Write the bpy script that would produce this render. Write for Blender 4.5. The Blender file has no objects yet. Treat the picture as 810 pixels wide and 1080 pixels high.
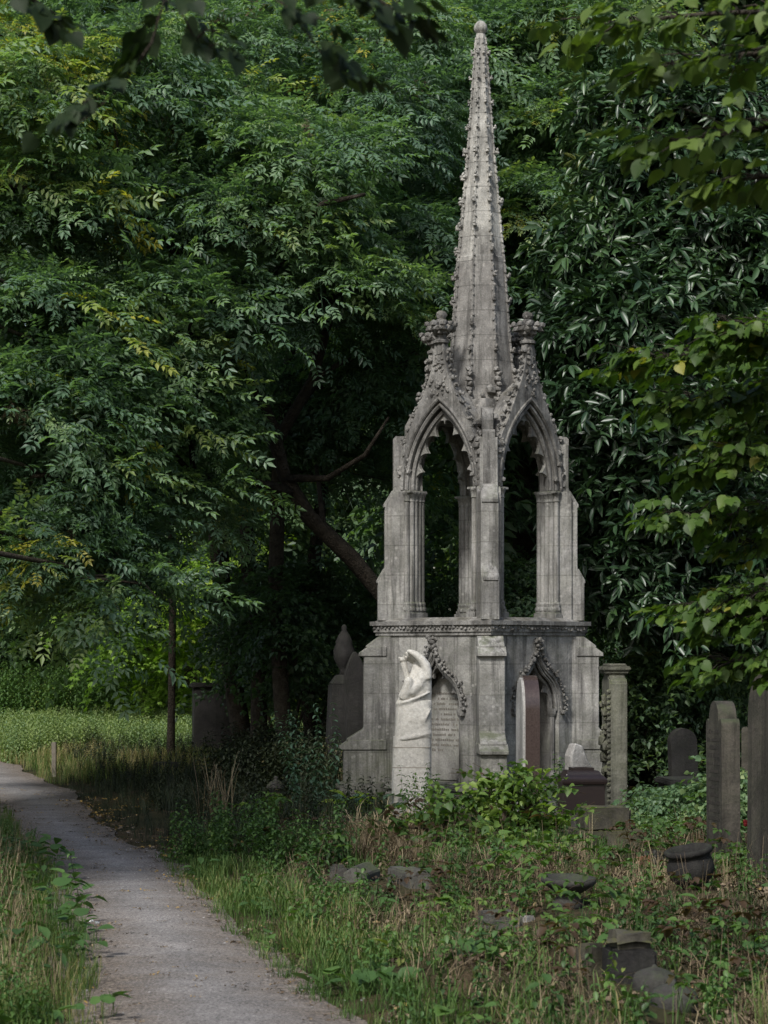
import bpy, bmesh, math, random
import numpy as np
from mathutils import Vector, Matrix, noise as mnoise

random.seed(11)
rng = np.random.default_rng(11)
scene = bpy.context.scene
COL = scene.collection
R = math.radians

# ------------------------------------------------------------------ camera model
FPX, CXP, HYP, EYE = 2600.0, 405.0, 690.0, 1.65     # focal length, centre column and horizon row of the photo; eye height


def at(px, py, Y):
    """the world point seen at photo pixel (px, py) at distance Y"""
    return Vector(((px - CXP) * Y / FPX, Y, EYE + (HYP - py) * Y / FPX))


def gx(px, Y):
    return (px - CXP) * Y / FPX


def gy(py):
    return FPX * EYE / (py - HYP)


# ------------------------------------------------------------------ object helpers
def tag(o, label=None, cat=None, group=None, kind=None):
    if label: o['label'] = label
    if cat: o['category'] = cat
    if group: o['group'] = group
    if kind: o['kind'] = kind
    return o


def empty(name, label, cat, loc=(0, 0, 0), rotz=0.0, group=None):
    o = bpy.data.objects.new(name, None)
    o.empty_display_size = 0.2
    COL.objects.link(o)
    o.location = loc
    o.rotation_euler = (0, 0, rotz)
    return tag(o, label, cat, group)


def link(name, me, mat, parent=None, smooth=False):
    o = bpy.data.objects.new(name, me)
    COL.objects.link(o)
    me.materials.clear()
    me.materials.append(mat)
    if parent is not None:
        o.parent = parent
    if smooth:
        me.polygons.foreach_set('use_smooth', [True] * len(me.polygons))
    return o


def obj(name, bm, mat, parent=None, smooth=False, autosmooth=None):
    bmesh.ops.recalc_face_normals(bm, faces=bm.faces)
    me = bpy.data.meshes.new(name)
    bm.to_mesh(me)
    bm.free()
    o = link(name, me, mat, parent, smooth or autosmooth is not None)
    if autosmooth is not None:
        me.set_sharp_from_angle(angle=R(autosmooth))
    return o


def np_mesh(name, V, T, mat, parent=None, tint=None, smooth=False):
    me = bpy.data.meshes.new(name)
    n, m = len(V), len(T)
    me.vertices.add(n)
    me.vertices.foreach_set('co', np.ascontiguousarray(V, dtype=np.float32).ravel())
    me.loops.add(m * 3)
    me.loops.foreach_set('vertex_index', np.ascontiguousarray(T, dtype=np.int32).ravel())
    me.polygons.add(m)
    me.polygons.foreach_set('loop_start', np.arange(0, m * 3, 3, dtype=np.int32))
    me.polygons.foreach_set('loop_total', np.full(m, 3, dtype=np.int32))
    if tint is not None:
        a = me.attributes.new('tint', 'FLOAT', 'POINT')
        a.data.foreach_set('value', np.ascontiguousarray(tint, dtype=np.float32))
    me.update(calc_edges=True)
    me.validate()
    return link(name, me, mat, parent, smooth)


# ------------------------------------------------------------------ shape helpers (add to a bmesh)
def add_box(bm, lo, hi, M=None):
    vs = []
    for z in (lo[2], hi[2]):
        for x, y in ((lo[0], lo[1]), (hi[0], lo[1]), (hi[0], hi[1]), (lo[0], hi[1])):
            v = Vector((x, y, z))
            vs.append(bm.verts.new(M @ v if M else v))
    f = [(0, 3, 2, 1), (4, 5, 6, 7), (0, 1, 5, 4), (1, 2, 6, 5), (2, 3, 7, 6), (3, 0, 4, 7)]
    return vs, [bm.faces.new([vs[i] for i in q]) for q in f]


def add_tube(bm, pts, radii, n=8, cap=True, wob=0.0):
    pts = [Vector(p) for p in pts]
    if not hasattr(radii, '__len__'):
        radii = [radii] * len(pts)
    rings = []
    up = Vector((0, 0, 1))
    prev = None
    for i, p in enumerate(pts):
        t = (pts[min(i + 1, len(pts) - 1)] - pts[max(i - 1, 0)])
        if t.length < 1e-9:
            t = up.copy()
        t.normalize()
        if prev is None:
            a = t.orthogonal().normalized()
        else:
            a = (prev - t * prev.dot(t))
            a = a.normalized() if a.length > 1e-6 else t.orthogonal().normalized()
        prev = a
        b = t.cross(a)
        ring = []
        for k in range(n):
            w = 2 * math.pi * k / n
            r = radii[i] * (1 + (wob * (mnoise.noise(p * 1.7 + Vector((k * 3.1, 0, 0)))) if wob else 0))
            ring.append(bm.verts.new(p + a * (math.cos(w) * r) + b * (math.sin(w) * r)))
        rings.append(ring)
    for i in range(len(rings) - 1):
        for k in range(n):
            bm.faces.new((rings[i][k], rings[i][(k + 1) % n], rings[i + 1][(k + 1) % n], rings[i + 1][k]))
    if cap:
        bm.faces.new(rings[0][::-1])
        bm.faces.new(rings[-1])


def add_lathe(bm, prof, n=16, M=None, a0=0.0):
    """prof: list of (radius, z) bottom to top"""
    rings = []
    for r, z in prof:
        ring = []
        for k in range(n):
            w = a0 + 2 * math.pi * k / n
            v = Vector((r * math.cos(w), r * math.sin(w), z))
            ring.append(bm.verts.new(M @ v if M else v))
        rings.append(ring)
    for i in range(len(rings) - 1):
        for k in range(n):
            bm.faces.new((rings[i][k], rings[i][(k + 1) % n], rings[i + 1][(k + 1) % n], rings[i + 1][k]))
    bm.faces.new(rings[0][::-1])
    bm.faces.new(rings[-1])


def add_prism(bm, poly, z0, z1, M=None, top_scale=1.0):
    a = [bm.verts.new((M @ Vector((x, y, z0))) if M else (x, y, z0)) for x, y in poly]
    b = [bm.verts.new((M @ Vector((x * top_scale, y * top_scale, z1))) if M else (x * top_scale, y * top_scale, z1)) for x, y in poly]
    n = len(poly)
    for k in range(n):
        bm.faces.new((a[k], a[(k + 1) % n], b[(k + 1) % n], b[k]))
    bm.faces.new(a[::-1])
    bm.faces.new(b)


_ICO = None


def add_lump(bm, p, r, sub=1, squash=(1, 1, 1), jit=0.25):
    ret = bmesh.ops.create_icosphere(bm, subdivisions=sub, radius=1.0)
    p = Vector(p)
    for v in ret['verts']:
        k = r * (1 + random.uniform(-jit, jit))
        v.co = Vector((v.co.x * k * squash[0], v.co.y * k * squash[1], v.co.z * k * squash[2])) + p


def add_slab(bm, outer, holes, d0, d1, M):
    """A flat slab cut by holes. outer / holes are (u, z) outlines; it reaches from depth d0 to d1. M maps (u, depth, z) to the object."""
    tmp = bmesh.new()
    edges = []
    for loop in [outer] + list(holes):
        vs = [tmp.verts.new((u, d0, z)) for u, z in loop]
        for i in range(len(vs)):
            edges.append(tmp.edges.new((vs[i], vs[(i + 1) % len(vs)])))
    r = bmesh.ops.triangle_fill(tmp, use_beauty=True, use_dissolve=False, edges=edges)
    faces = list(tmp.faces)
    e = bmesh.ops.extrude_face_region(tmp, geom=faces)
    for v in [g for g in e['geom'] if isinstance(g, bmesh.types.BMVert)]:
        v.co.y = d1
    bmesh.ops.recalc_face_normals(tmp, faces=tmp.faces)
    idx = {}
    for v in tmp.verts:
        idx[v] = bm.verts.new(M @ v.co)
    for f in tmp.faces:
        bm.faces.new([idx[v] for v in f.verts])
    tmp.free()


def bevel_sharp(bm, off, seg=1, ang=35):
    bmesh.ops.recalc_face_normals(bm, faces=bm.faces)
    es = [e for e in bm.edges if len(e.link_faces) == 2 and e.calc_face_angle(0) > R(ang)]
    if es:
        bmesh.ops.bevel(bm, geom=es, offset=off, segments=seg, affect='EDGES', clamp_overlap=True)


def roughen(bm, amp, freq, seed=0.0):
    for v in bm.verts:
        q = v.co * freq + Vector((seed, seed * 0.7, -seed))
        v.co += Vector((mnoise.noise(q), mnoise.noise(q + Vector((9, 0, 0))), mnoise.noise(q + Vector((0, 9, 0))))) * amp


def dice(bm, cuts=3):
    bmesh.ops.subdivide_edges(bm, edges=bm.edges, cuts=cuts, use_grid_fill=True)


def voxel(bm, size, smooth=4, factor=0.5):
    """melt overlapping solids into one continuous skin"""
    me = bpy.data.meshes.new('melt')
    bmesh.ops.recalc_face_normals(bm, faces=bm.faces)
    bm.to_mesh(me)
    bm.free()
    ob = bpy.data.objects.new('melt', me)
    COL.objects.link(ob)
    m = ob.modifiers.new('r', 'REMESH'); m.mode = 'VOXEL'; m.voxel_size = size
    s = ob.modifiers.new('s', 'SMOOTH'); s.iterations = smooth; s.factor = factor
    dg = bpy.context.evaluated_depsgraph_get()
    out = bpy.data.meshes.new_from_object(ob.evaluated_get(dg))
    bpy.data.objects.remove(ob)
    b2 = bmesh.new()
    b2.from_mesh(out)
    bpy.data.meshes.remove(out)
    return b2


# ------------------------------------------------------------------ materials
class NT:
    def __init__(self, name):
        self.m = bpy.data.materials.new(name)
        self.m.use_nodes = True
        self.t = self.m.node_tree
        self.t.nodes.clear()
        self.out = self.n('ShaderNodeOutputMaterial')

    def n(self, typ, **kw):
        nd = self.t.nodes.new(typ)
        for k, v in kw.items():
            if k.startswith('i_'):
                nd.inputs[k[2:].replace('_', ' ')].default_value = v
            else:
                setattr(nd, k, v)
        return nd

    def l(self, a, b):
        self.t.links.new(a, b)

    def ramp(self, fac, stops):
        r = self.n('ShaderNodeValToRGB')
        e = r.color_ramp.elements
        while len(e) < len(stops):
            e.new(0.5)
        for el, (p, c) in zip(e, stops):
            el.position = p
            el.color = (c[0], c[1], c[2], 1) if hasattr(c, '__len__') else (c, c, c, 1)
        self.l(fac, r.inputs[0])
        return r.outputs[0]

    def noise(self, vec, scale, detail=4, rough=0.6, dist=0.0):
        nd = self.n('ShaderNodeTexNoise')
        nd.inputs['Scale'].default_value = scale
        nd.inputs['Detail'].default_value = detail
        nd.inputs['Roughness'].default_value = rough
        nd.inputs['Distortion'].default_value = dist
        if vec is not None:
            self.l(vec, nd.inputs['Vector'])
        return nd.outputs['Fac']

    def mapping(self, vec, scale):
        mp = self.n('ShaderNodeMapping')
        mp.inputs['Scale'].default_value = scale
        self.l(vec, mp.inputs['Vector'])
        return mp.outputs[0]

    def mix(self, fac, a, b, mode='MIX'):
        mx = self.n('ShaderNodeMix', data_type='RGBA', blend_type=mode)
        for s, v in ((mx.inputs[0], fac), (mx.inputs[6], a), (mx.inputs[7], b)):
            if hasattr(v, 'is_output'):
                self.l(v, s)
            elif hasattr(v, '__len__'):
                s.default_value = (v[0], v[1], v[2], 1)
            else:
                s.default_value = v
        return mx.outputs[2]

    def math(self, op, a, b=0.0):
        m = self.n('ShaderNodeMath', operation=op)
        for s, v in ((m.inputs[0], a), (m.inputs[1], b)):
            if hasattr(v, 'is_output'):
                self.l(v, s)
            else:
                s.default_value = v
        return m.outputs[0]

    def bump(self, h, strength, dist):
        b = self.n('ShaderNodeBump')
        b.inputs['Strength'].default_value = strength
        b.inputs['Distance'].default_value = dist
        self.l(h, b.inputs['Height'])
        return b.outputs[0]

    def principled(self, col, rough=0.9, spec=0.3, normal=None):
        p = self.n('ShaderNodeBsdfPrincipled')
        for s, v in ((p.inputs['Base Color'], col), (p.inputs['Roughness'], rough)):
            if hasattr(v, 'is_output'):
                self.l(v, s)
            elif hasattr(v, '__len__'):
                s.default_value = (v[0], v[1], v[2], 1)
            else:
                s.default_value = v
        p.inputs['Specular IOR Level'].default_value = spec
        if normal is not None:
            self.l(normal, p.inputs['Normal'])
        return p

    def done(self, sh):
        self.l(sh if hasattr(sh, 'is_output') else sh.outputs[0], self.out.inputs[0])
        return self.m


def stone_mat(name, light, dark, moss=None, moss_amt=0.0, grain=1.0, streak=0.5, spots=0.35, joints=None, split=None, rough=0.92, bricks=None, algae=False):
    """weathered stone: blotches, vertical rain streaks, pale lichen, moss on ledges, fine bump. joints = course height in metres."""
    t = NT(name)
    tc = t.n('ShaderNodeTexCoord').outputs['Object']
    geo = t.n('ShaderNodeNewGeometry')
    big = t.noise(tc, 2.2 * grain, 5, 0.65)
    col = t.ramp(big, [(0.34, dark), (0.47, [0.45 * a + 0.55 * b for a, b in zip(light, dark)]), (0.62, light)])
    soot = t.ramp(t.noise(t.mapping(tc, (1.6, 1.6, .55)), 1.3 * grain, 6, 0.72, .4), [(0.50, 0.0), (0.66, 1.0)])
    col = t.mix(t.math('MULTIPLY', soot, 0.55), col, [c * 0.5 for c in dark])
    st = t.noise(t.mapping(tc, (9, 9, 0.55)), 1.0 * grain, 4, 0.7)
    stf = t.ramp(st, [(0.48, 0.0), (0.62, 1.0)])
    col = t.mix(t.math('MULTIPLY', stf, streak), col, [c * 0.42 for c in dark])
    fine = t.noise(tc, 46 * grain, 4, 0.75)
    col = t.mix(0.55, col, t.ramp(fine, [(0.28, 0.25), (0.5, 0.5), (0.74, 0.78)]), 'OVERLAY')
    if spots:
        vo = t.n('ShaderNodeTexVoronoi')
        vo.inputs['Scale'].default_value = 15 * grain
        t.l(tc, vo.inputs['Vector'])
        lf = t.math('MULTIPLY', t.ramp(vo.outputs['Distance'], [(0.16, 1.0), (0.30, 0.0)]), t.ramp(t.noise(tc, 3.1, 3), [(0.5, 0.0), (0.6, 1.0)]))
        col = t.mix(t.math('MULTIPLY', lf, spots), col, [min(1, c * 1.5) for c in light])
    sx = t.n('ShaderNodeSeparateXYZ')
    t.l(tc, sx.inputs[0])
    z = sx.outputs[2]
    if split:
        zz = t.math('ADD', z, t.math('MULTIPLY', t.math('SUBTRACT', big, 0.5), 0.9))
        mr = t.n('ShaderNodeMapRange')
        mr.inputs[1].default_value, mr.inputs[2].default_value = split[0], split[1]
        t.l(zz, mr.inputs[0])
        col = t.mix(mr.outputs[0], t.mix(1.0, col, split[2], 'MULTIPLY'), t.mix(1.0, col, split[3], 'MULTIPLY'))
    if joints:
        w = t.math('FRACT', t.math('DIVIDE', z, joints))
        jf = t.ramp(w, [(0.0, 1.0), (0.022, 1.0), (0.045, 0.0)])
        col = t.mix(t.math('MULTIPLY', jf, 0.55), col, [c * 0.3 for c in dark])
    if bricks:
        cb = t.n('ShaderNodeCombineXYZ')
        t.l(t.math('ADD', t.math('MULTIPLY', sx.outputs[0], 1.37), t.math('MULTIPLY', sx.outputs[1], .61)), cb.inputs[0])
        t.l(z, cb.inputs[1])
        bk = t.n('ShaderNodeTexBrick', offset=.5)
        t.l(cb.outputs[0], bk.inputs['Vector'])
        bk.inputs['Color1'].default_value = (.82, .82, .84, 1); bk.inputs['Color2'].default_value = (1.1, 1.09, 1.06, 1); bk.inputs['Mortar'].default_value = (.42, .41, .39, 1)
        bk.inputs['Scale'].default_value = 1; bk.inputs['Mortar Size'].default_value = .006; bk.inputs['Brick Width'].default_value = bricks[0]; bk.inputs['Row Height'].default_value = bricks[1]
        col = t.mix(.45, col, bk.outputs[0], 'MULTIPLY')
    if algae:
        mr2 = t.n('ShaderNodeMapRange')
        mr2.inputs[1].default_value, mr2.inputs[2].default_value = 1.0, .1
        t.l(z, mr2.inputs[0])
        af = t.math('MULTIPLY', mr2.outputs[0], t.ramp(t.noise(tc, 4.5, 5, .7), [(.40, 0.0), (.62, 1.0)]))
        col = t.mix(t.math('MULTIPLY', af, .7), col, (.085, .095, .05))
    sn = t.n('ShaderNodeSeparateXYZ')
    t.l(geo.outputs['Normal'], sn.inputs[0])
    up = t.ramp(sn.outputs[2], [(0.25, 0.0), (0.75, 1.0)])
    if moss is not None:
        mf = t.math('MULTIPLY', t.math('ADD', up, 0.25), t.ramp(t.noise(tc, 5.0, 5, 0.7), [(0.42, 0.0), (0.58, 1.0)]))
        col = t.mix(t.math('MULTIPLY', mf, moss_amt), col, moss)
    h = t.math('ADD', t.math('MULTIPLY', fine, 0.6), t.math('MULTIPLY', t.noise(tc, 14 * grain, 4, 0.6), 0.9))
    return t.done(t.principled(col, rough, 0.25, t.bump(h, 0.55, 0.018)))


def plain_mat(name, c1, c2, scale=8.0, rough=0.8, bump=0.3, spec=0.3, dist=0.01):
    t = NT(name)
    tc = t.n('ShaderNodeTexCoord').outputs['Object']
    nz = t.noise(tc, scale, 5, 0.65)
    col = t.ramp(nz, [(0.3, c1), (0.7, c2)])
    return t.done(t.principled(col, rough, spec, t.bump(t.noise(tc, scale * 4, 3), bump, dist)))


def leaf_mat(name, stops, rough=0.5, spec=0.35, trans=0.25, tcol=None):
    t = NT(name)
    a = t.n('ShaderNodeAttribute', attribute_name='tint')
    col = t.ramp(a.outputs['Fac'], stops)
    p = t.principled(col, rough, spec)
    if trans:
        tr = t.n('ShaderNodeBsdfTranslucent')
        t.l(t.mix(1.0, col, tcol or (1.5, 1.7, 0.6), 'MULTIPLY'), tr.inputs[0])
        mx = t.n('ShaderNodeMixShader')
        mx.inputs[0].default_value = trans
        t.l(p.outputs[0], mx.inputs[1])
        t.l(tr.outputs[0], mx.inputs[2])
        return t.done(mx)
    return t.done(p)


M = {}
M['stone'] = stone_mat('weathered_limestone', (0.325, 0.316, 0.295), (0.145, 0.14, 0.131), moss=(0.075, 0.085, 0.045), moss_amt=0.6, streak=0.8, bricks=(.62, .31), algae=True)
M['carved'] = stone_mat('dark_carved_limestone', (0.255, 0.247, 0.23), (0.082, 0.079, 0.074), moss=(0.09, 0.08, 0.05), moss_amt=0.3, streak=0.6, spots=0.5, grain=1.6)
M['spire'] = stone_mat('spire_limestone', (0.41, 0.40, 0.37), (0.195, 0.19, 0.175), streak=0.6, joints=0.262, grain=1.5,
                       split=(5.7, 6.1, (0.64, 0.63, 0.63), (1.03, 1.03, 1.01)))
M['tablet'] = stone_mat('tablet_stone', (0.31, 0.30, 0.275), (0.18, 0.174, 0.16), moss=(0.08, 0.09, 0.04), moss_amt=0.6, streak=0.3, spots=0.1)
M['letter'] = plain_mat('worn_letter_paint', (0.10, 0.09, 0.078), (0.17, 0.155, 0.13))
M['marble'] = stone_mat('pale_marble', (0.60, 0.575, 0.52), (0.49, 0.468, 0.42), streak=0.14, spots=0.0, grain=0.8, rough=0.6, moss=(0.30, 0.29, 0.2), moss_amt=0.25)
M['seam'] = plain_mat('marble_seam', (0.24, 0.22, 0.18), (0.34, 0.31, 0.26))
M['granite'] = plain_mat('red_granite', (0.030, 0.020, 0.018), (0.060, 0.042, 0.038), 50, 0.2, 0.05, 0.5)
M['darkgranite'] = plain_mat('dark_red_granite', (0.009, 0.006, 0.006), (0.022, 0.014, 0.0135), 70, 0.3, 0.05, 0.5)
M['palestone'] = stone_mat('pale_headstone', (0.38, 0.37, 0.35), (0.19, 0.183, 0.172), streak=0.4, spots=0.3)
M['headstone'] = stone_mat('brown_headstone', (0.072, 0.064, 0.052), (0.026, 0.024, 0.020), moss=(0.045, 0.055, 0.028), moss_amt=0.6, streak=0.6, spots=0.3)
M['greyhead'] = stone_mat('mossy_grey_headstone', (0.15, 0.147, 0.118), (0.055, 0.055, 0.042), moss=(0.075, 0.085, 0.035), moss_amt=0.7, streak=0.5, spots=0.4)
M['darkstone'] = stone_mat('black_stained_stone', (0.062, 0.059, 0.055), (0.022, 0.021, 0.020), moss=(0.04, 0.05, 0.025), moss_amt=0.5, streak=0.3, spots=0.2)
M['mossy'] = stone_mat('mossy_stone', (0.085, 0.078, 0.06), (0.028, 0.026, 0.021), moss=(0.07, 0.072, 0.024), moss_amt=1.0, streak=0.4, spots=0.4)
M['kerb'] = stone_mat('grey_kerb_stone', (0.115, 0.11, 0.10), (0.036, 0.034, 0.030), moss=(0.06, 0.075, 0.03), moss_amt=0.6, streak=0.4, spots=0.3)
M['wood'] = plain_mat('grey_post_wood', (0.09, 0.08, 0.06), (0.17, 0.15, 0.12), 14)
M['bark'] = plain_mat('dark_bark', (0.022, 0.019, 0.015), (0.06, 0.051, 0.04), 9, 0.95, 0.9, 0.1, 0.04)
M['ashbark'] = plain_mat('grey_ash_bark', (0.035, 0.030, 0.023), (0.085, 0.072, 0.055), 9, 0.95, 0.9, 0.1, 0.04)
M['twig'] = plain_mat('brown_twig', (0.035, 0.026, 0.018), (0.08, 0.06, 0.04), 20)
M['drystem'] = plain_mat('dry_stem', (0.20, 0.14, 0.075), (0.32, 0.24, 0.13), 20)

# leaf colours: tint 0 = dark, 0.5 = usual, 1 = yellowing
M['ash_leaf'] = leaf_mat('ash_leaf', [(0.0, (0.052, 0.098, 0.064)), (0.45, (0.110, 0.188, 0.116)), (0.72, (0.172, 0.262, 0.130)), (0.9, (0.25, 0.31, 0.09)), (1.0, (0.36, 0.33, 0.06))], 0.45, 0.5, 0.42)
M['dim_leaf'] = leaf_mat('woodland_leaf', [(0.0, (0.036, 0.068, 0.036)), (0.5, (0.075, 0.132, 0.062)), (0.9, (0.13, 0.20, 0.075)), (1.0, (0.20, 0.22, 0.06))], 0.5, 0.45, 0.4)
M['maple_leaf'] = leaf_mat('bright_maple_leaf', [(0.0, (0.09, 0.17, 0.025)), (0.5, (0.19, 0.31, 0.045)), (1.0, (0.30, 0.38, 0.06))], 0.5, 0.3, 0.45)
M['laurel_leaf'] = leaf_mat('glossy_laurel_leaf', [(0.0, (0.016, 0.038, 0.018)), (0.5, (0.032, 0.070, 0.028)), (0.85, (0.06, 0.115, 0.036)), (1.0, (0.13, 0.15, 0.04))], 0.40, 0.6, 0.14)
M['lime_leaf'] = leaf_mat('lime_leaf', [(0.0, (0.030, 0.062, 0.012)), (0.5, (0.060, 0.112, 0.020)), (0.9, (0.11, 0.165, 0.026)), (1.0, (0.24, 0.24, 0.04))], 0.5, 0.3, 0.35)
M['shade_leaf'] = leaf_mat('shaded_lime_leaf', [(0.0, (0.018, 0.036, 0.012)), (0.6, (0.05, 0.085, 0.022)), (1.0, (0.10, 0.15, 0.03))], 0.55, 0.3, 0.35)  # copy of the lime leaf with shade put into its colours
M['bramble_leaf'] = leaf_mat('bramble_leaf', [(0.0, (0.06, 0.038, 0.022)), (0.16, (0.07, 0.045, 0.026)), (0.22, (0.04, 0.08, 0.022)), (0.6, (0.085, 0.155, 0.036)), (1.0, (0.17, 0.24, 0.05))], 0.5, 0.35, 0.35)
M['weed_leaf'] = leaf_mat('weed_leaf', [(0.0, (0.028, 0.058, 0.018)), (0.5, (0.055, 0.115, 0.03)), (0.9, (0.10, 0.175, 0.04)), (1.0, (0.17, 0.2, 0.05))], 0.5, 0.35, 0.25)
M['pale_leaf'] = leaf_mat('pale_green_leaf', [(0.0, (0.06, 0.115, 0.052)), (0.5, (0.11, 0.18, 0.085)), (1.0, (0.19, 0.25, 0.09))], 0.5, 0.35, 0.3)
M['blue_leaf'] = leaf_mat('bluish_leaf', [(0.0, (0.04, 0.085, 0.05)), (0.5, (0.085, 0.16, 0.10)), (1.0, (0.16, 0.24, 0.14))], 0.45, 0.4, 0.2)
M['grass_blade'] = leaf_mat('grass_blade', [(0.0, (0.026, 0.055, 0.014)), (0.5, (0.058, 0.115, 0.024)), (0.85, (0.12, 0.16, 0.045)), (1.0, (0.26, 0.22, 0.10))], 0.6, 0.25, 0.25)
M['dry_blade'] = leaf_mat('dry_grass_blade', [(0.0, (0.07, 0.052, 0.034)), (0.5, (0.19, 0.148, 0.088)), (1.0, (0.38, 0.315, 0.19))], 0.7, 0.2, 0.15, (1.0, 0.95, 0.8))
M['litter'] = leaf_mat('fallen_leaf', [(0.0, (0.035, 0.026, 0.018)), (0.5, (0.10, 0.073, 0.048)), (0.85, (0.21, 0.165, 0.11)), (1.0, (0.30, 0.20, 0.06))], 0.8, 0.15, 0.0)

M['grit'] = leaf_mat('path_grit', [(0.0, (0.07, 0.066, 0.062)), (0.5, (0.17, 0.16, 0.155)), (1.0, (0.30, 0.285, 0.27))], 0.9, 0.2, 0.0)
M['black_or_shade_stone'] = stone_mat('black_urn_and_shade_stone', (0.028, 0.026, 0.025), (0.010, 0.0097, 0.0093), moss=(0.03, 0.036, 0.02), moss_amt=0.4, streak=0.4, spots=0.2)  # own black of the urn; also shade painted onto the rear memorials
M['cut'] = plain_mat('cut_letter', (0.018, 0.016, 0.014), (0.03, 0.027, 0.023))
M['painted_shade_leaf'] = leaf_mat('painted_shade_leaf', [(0.0, (0.014, 0.018, 0.010)), (0.5, (0.026, 0.036, 0.018)), (0.9, (0.045, 0.058, 0.026)), (1.0, (0.10, 0.085, 0.04))], 0.6, 0.25, 0.15)  # leaf colours darkened to paint in shade on the bank and undergrowth
M['shade_dark_lime'] = leaf_mat('shade_darkened_hanging_leaf', [(0.0, (0.010, 0.020, 0.007)), (1.0, (0.028, 0.05, 0.014))], 0.6, 0.2, 0.2)  # lime leaves darkened to a silhouette, shade put into the colour
# ------------------------------------------------------------------ the gothic monument
MX, MY = 1.02, 26.0


def face_M(k, d_off=0.0):
    ph = R(-45 + 90 * k)
    n = Vector((math.cos(ph), math.sin(ph), 0)); t = Vector((-math.sin(ph), math.cos(ph), 0))
    return Matrix(((t.x, n.x, 0, n.x * d_off), (t.y, n.y, 0, n.y * d_off), (0, 0, 1, 0), (0, 0, 0, 1)))


def corner_M(k):
    """(r, s, z): r outward along the corner's diagonal"""
    ps = R(-90 + 90 * k)
    e = Vector((math.cos(ps), math.sin(ps), 0)); s = Vector((-math.sin(ps), math.cos(ps), 0))
    return Matrix(((e.x, s.x, 0, 0), (e.y, s.y, 0, 0), (0, 0, 1, 0), (0, 0, 0, 1)))


def lancet(hw, z0, rise, n=14):
    c = (rise * rise - hw * hw) / (2 * hw)          # centre offset beyond the axis
    Rr = c + hw
    a1 = math.atan2(rise, c)
    right = [(-c + Rr * math.cos(a1 * i / n), z0 + Rr * math.sin(a1 * i / n)) for i in range(n + 1)]
    right[-1] = (0.0, z0 + rise)
    return [(-u, z) for u, z in right[:-1]] + right[::-1]     # left spring -> apex -> right spring


def cusped(hw, z0, rise, foils, base, depth):
    pts = lancet(hw, z0, rise, 40)
    out = []
    N = len(pts)
    for i, (u, z) in enumerate(pts):
        a = pts[max(i - 1, 0)]; b = pts[min(i + 1, N - 1)]
        du, dz = b[0] - a[0], b[1] - a[1]
        L = math.hypot(du, dz) or 1
        s = i / (N - 1)
        o = base + depth * (1 - abs(math.sin(math.pi * foils * s))) ** 1.6 * min(1, 12 * min(s, 1 - s) + 0.0)
        out.append((u + dz / L * o, z - du / L * o))
    return out


def qb(p0, p1, p2, n):
    return [tuple((1 - t) ** 2 * p0[i] + 2 * t * (1 - t) * p1[i] + t * t * p2[i] for i in (0, 1)) for t in [k / n for k in range(n)]]


def ogee(hw, zs, za, n=8):
    h = za - zs
    r = qb((hw, zs), (hw, zs + h * .42), (hw * .5, zs + h * .6), n) + qb((hw * .5, zs + h * .6), (hw * .12, zs + h * .74), (0, za), n) + [(0, za)]
    return [(-u, z) for u, z in r[:-1]] + r[::-1]


def walk(pts, step):
    """points along a polyline at equal steps, with the outward normal"""
    out = []
    acc = step * .5
    for i in range(len(pts) - 1):
        a, b = pts[i], pts[i + 1]
        L = math.hypot(b[0] - a[0], b[1] - a[1])
        while acc < L:
            t = acc / L
            out.append((a[0] + (b[0] - a[0]) * t, a[1] + (b[1] - a[1]) * t, -(b[1] - a[1]) / L, (b[0] - a[0]) / L))
            acc += step
        acc -= L
    return out


mon = empty('gothic_monument', 'tall grey Gothic memorial with open arches, crocketed gables and a slender stone spire', 'monument', (MX, MY, 0), R(3))

# plinth
bm = bmesh.new()
S45 = Matrix.Rotation(R(45), 4, 'Z')
def sq(a): return [(-a, -a), (a, -a), (a, a), (-a, a)]
add_prism(bm, sq(.90), -.1, .12, S45)
add_prism(bm, sq(.845), .1, .25, S45)
add_prism(bm, sq(.875), .245, .285, S45)
add_prism(bm, sq(.80), .28, .33, S45)
for k in range(4):
    C = corner_M(k)
    add_slab(bm, [(.8, -.1), (1.58, -.1), (1.58, .113), (1.53, .125), (1.50, .13), (1.50, .242), (1.535, .25), (1.535, .276), (1.49, .29), (1.46, .31), (.8, .31)], [], -.195, .195, C)
bevel_sharp(bm, .008)
obj('plinth', bm, M['stone'], mon)

# pedestal storey: core, four walls each with an ogee niche
bm = bmesh.new()
add_prism(bm, sq(.48), .30, 1.90, S45)
for k in range(4):
    og = ogee(.36, 1.06, 1.66)
    hole = [(-.36, .335)] + og + [(.36, .335)]
    add_slab(bm, [(-.755, .305), (.755, .305), (.755, 1.862), (-.755, 1.862)], [hole], .47, .765, face_M(k))
obj('pedestal', bm, M['stone'], mon)

for k in range(4):
    C = corner_M(k)
    bm = bmesh.new()
    prof = [(.8, .285), (1.45, .285), (1.45, .64), (1.485, .65), (1.485, .68), (1.405, .735), (1.415, .75), (1.405, .765), (1.25, .86), (1.237, .88),
            (1.237, 1.615), (1.275, 1.63), (1.275, 1.66), (1.20, 1.715), (1.212, 1.73), (1.20, 1.745), (1.08, 1.835), (.8, 1.835)]
    add_slab(bm, prof, [], -.132, .132, C)
    # weathering courses a little wider than the buttress
    add_slab(bm, [(1.0, .648), (1.492, .648), (1.492, .684), (1.39, .752), (1.0, .752)], [], -.146, .146, C)
    add_slab(bm, [(1.0, 1.628), (1.282, 1.628), (1.282, 1.664), (1.19, 1.73), (1.0, 1.73)], [], -.146, .146, C)
    bevel_sharp(bm, .006)
    obj('buttress', bm, M['stone'], mon)

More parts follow.
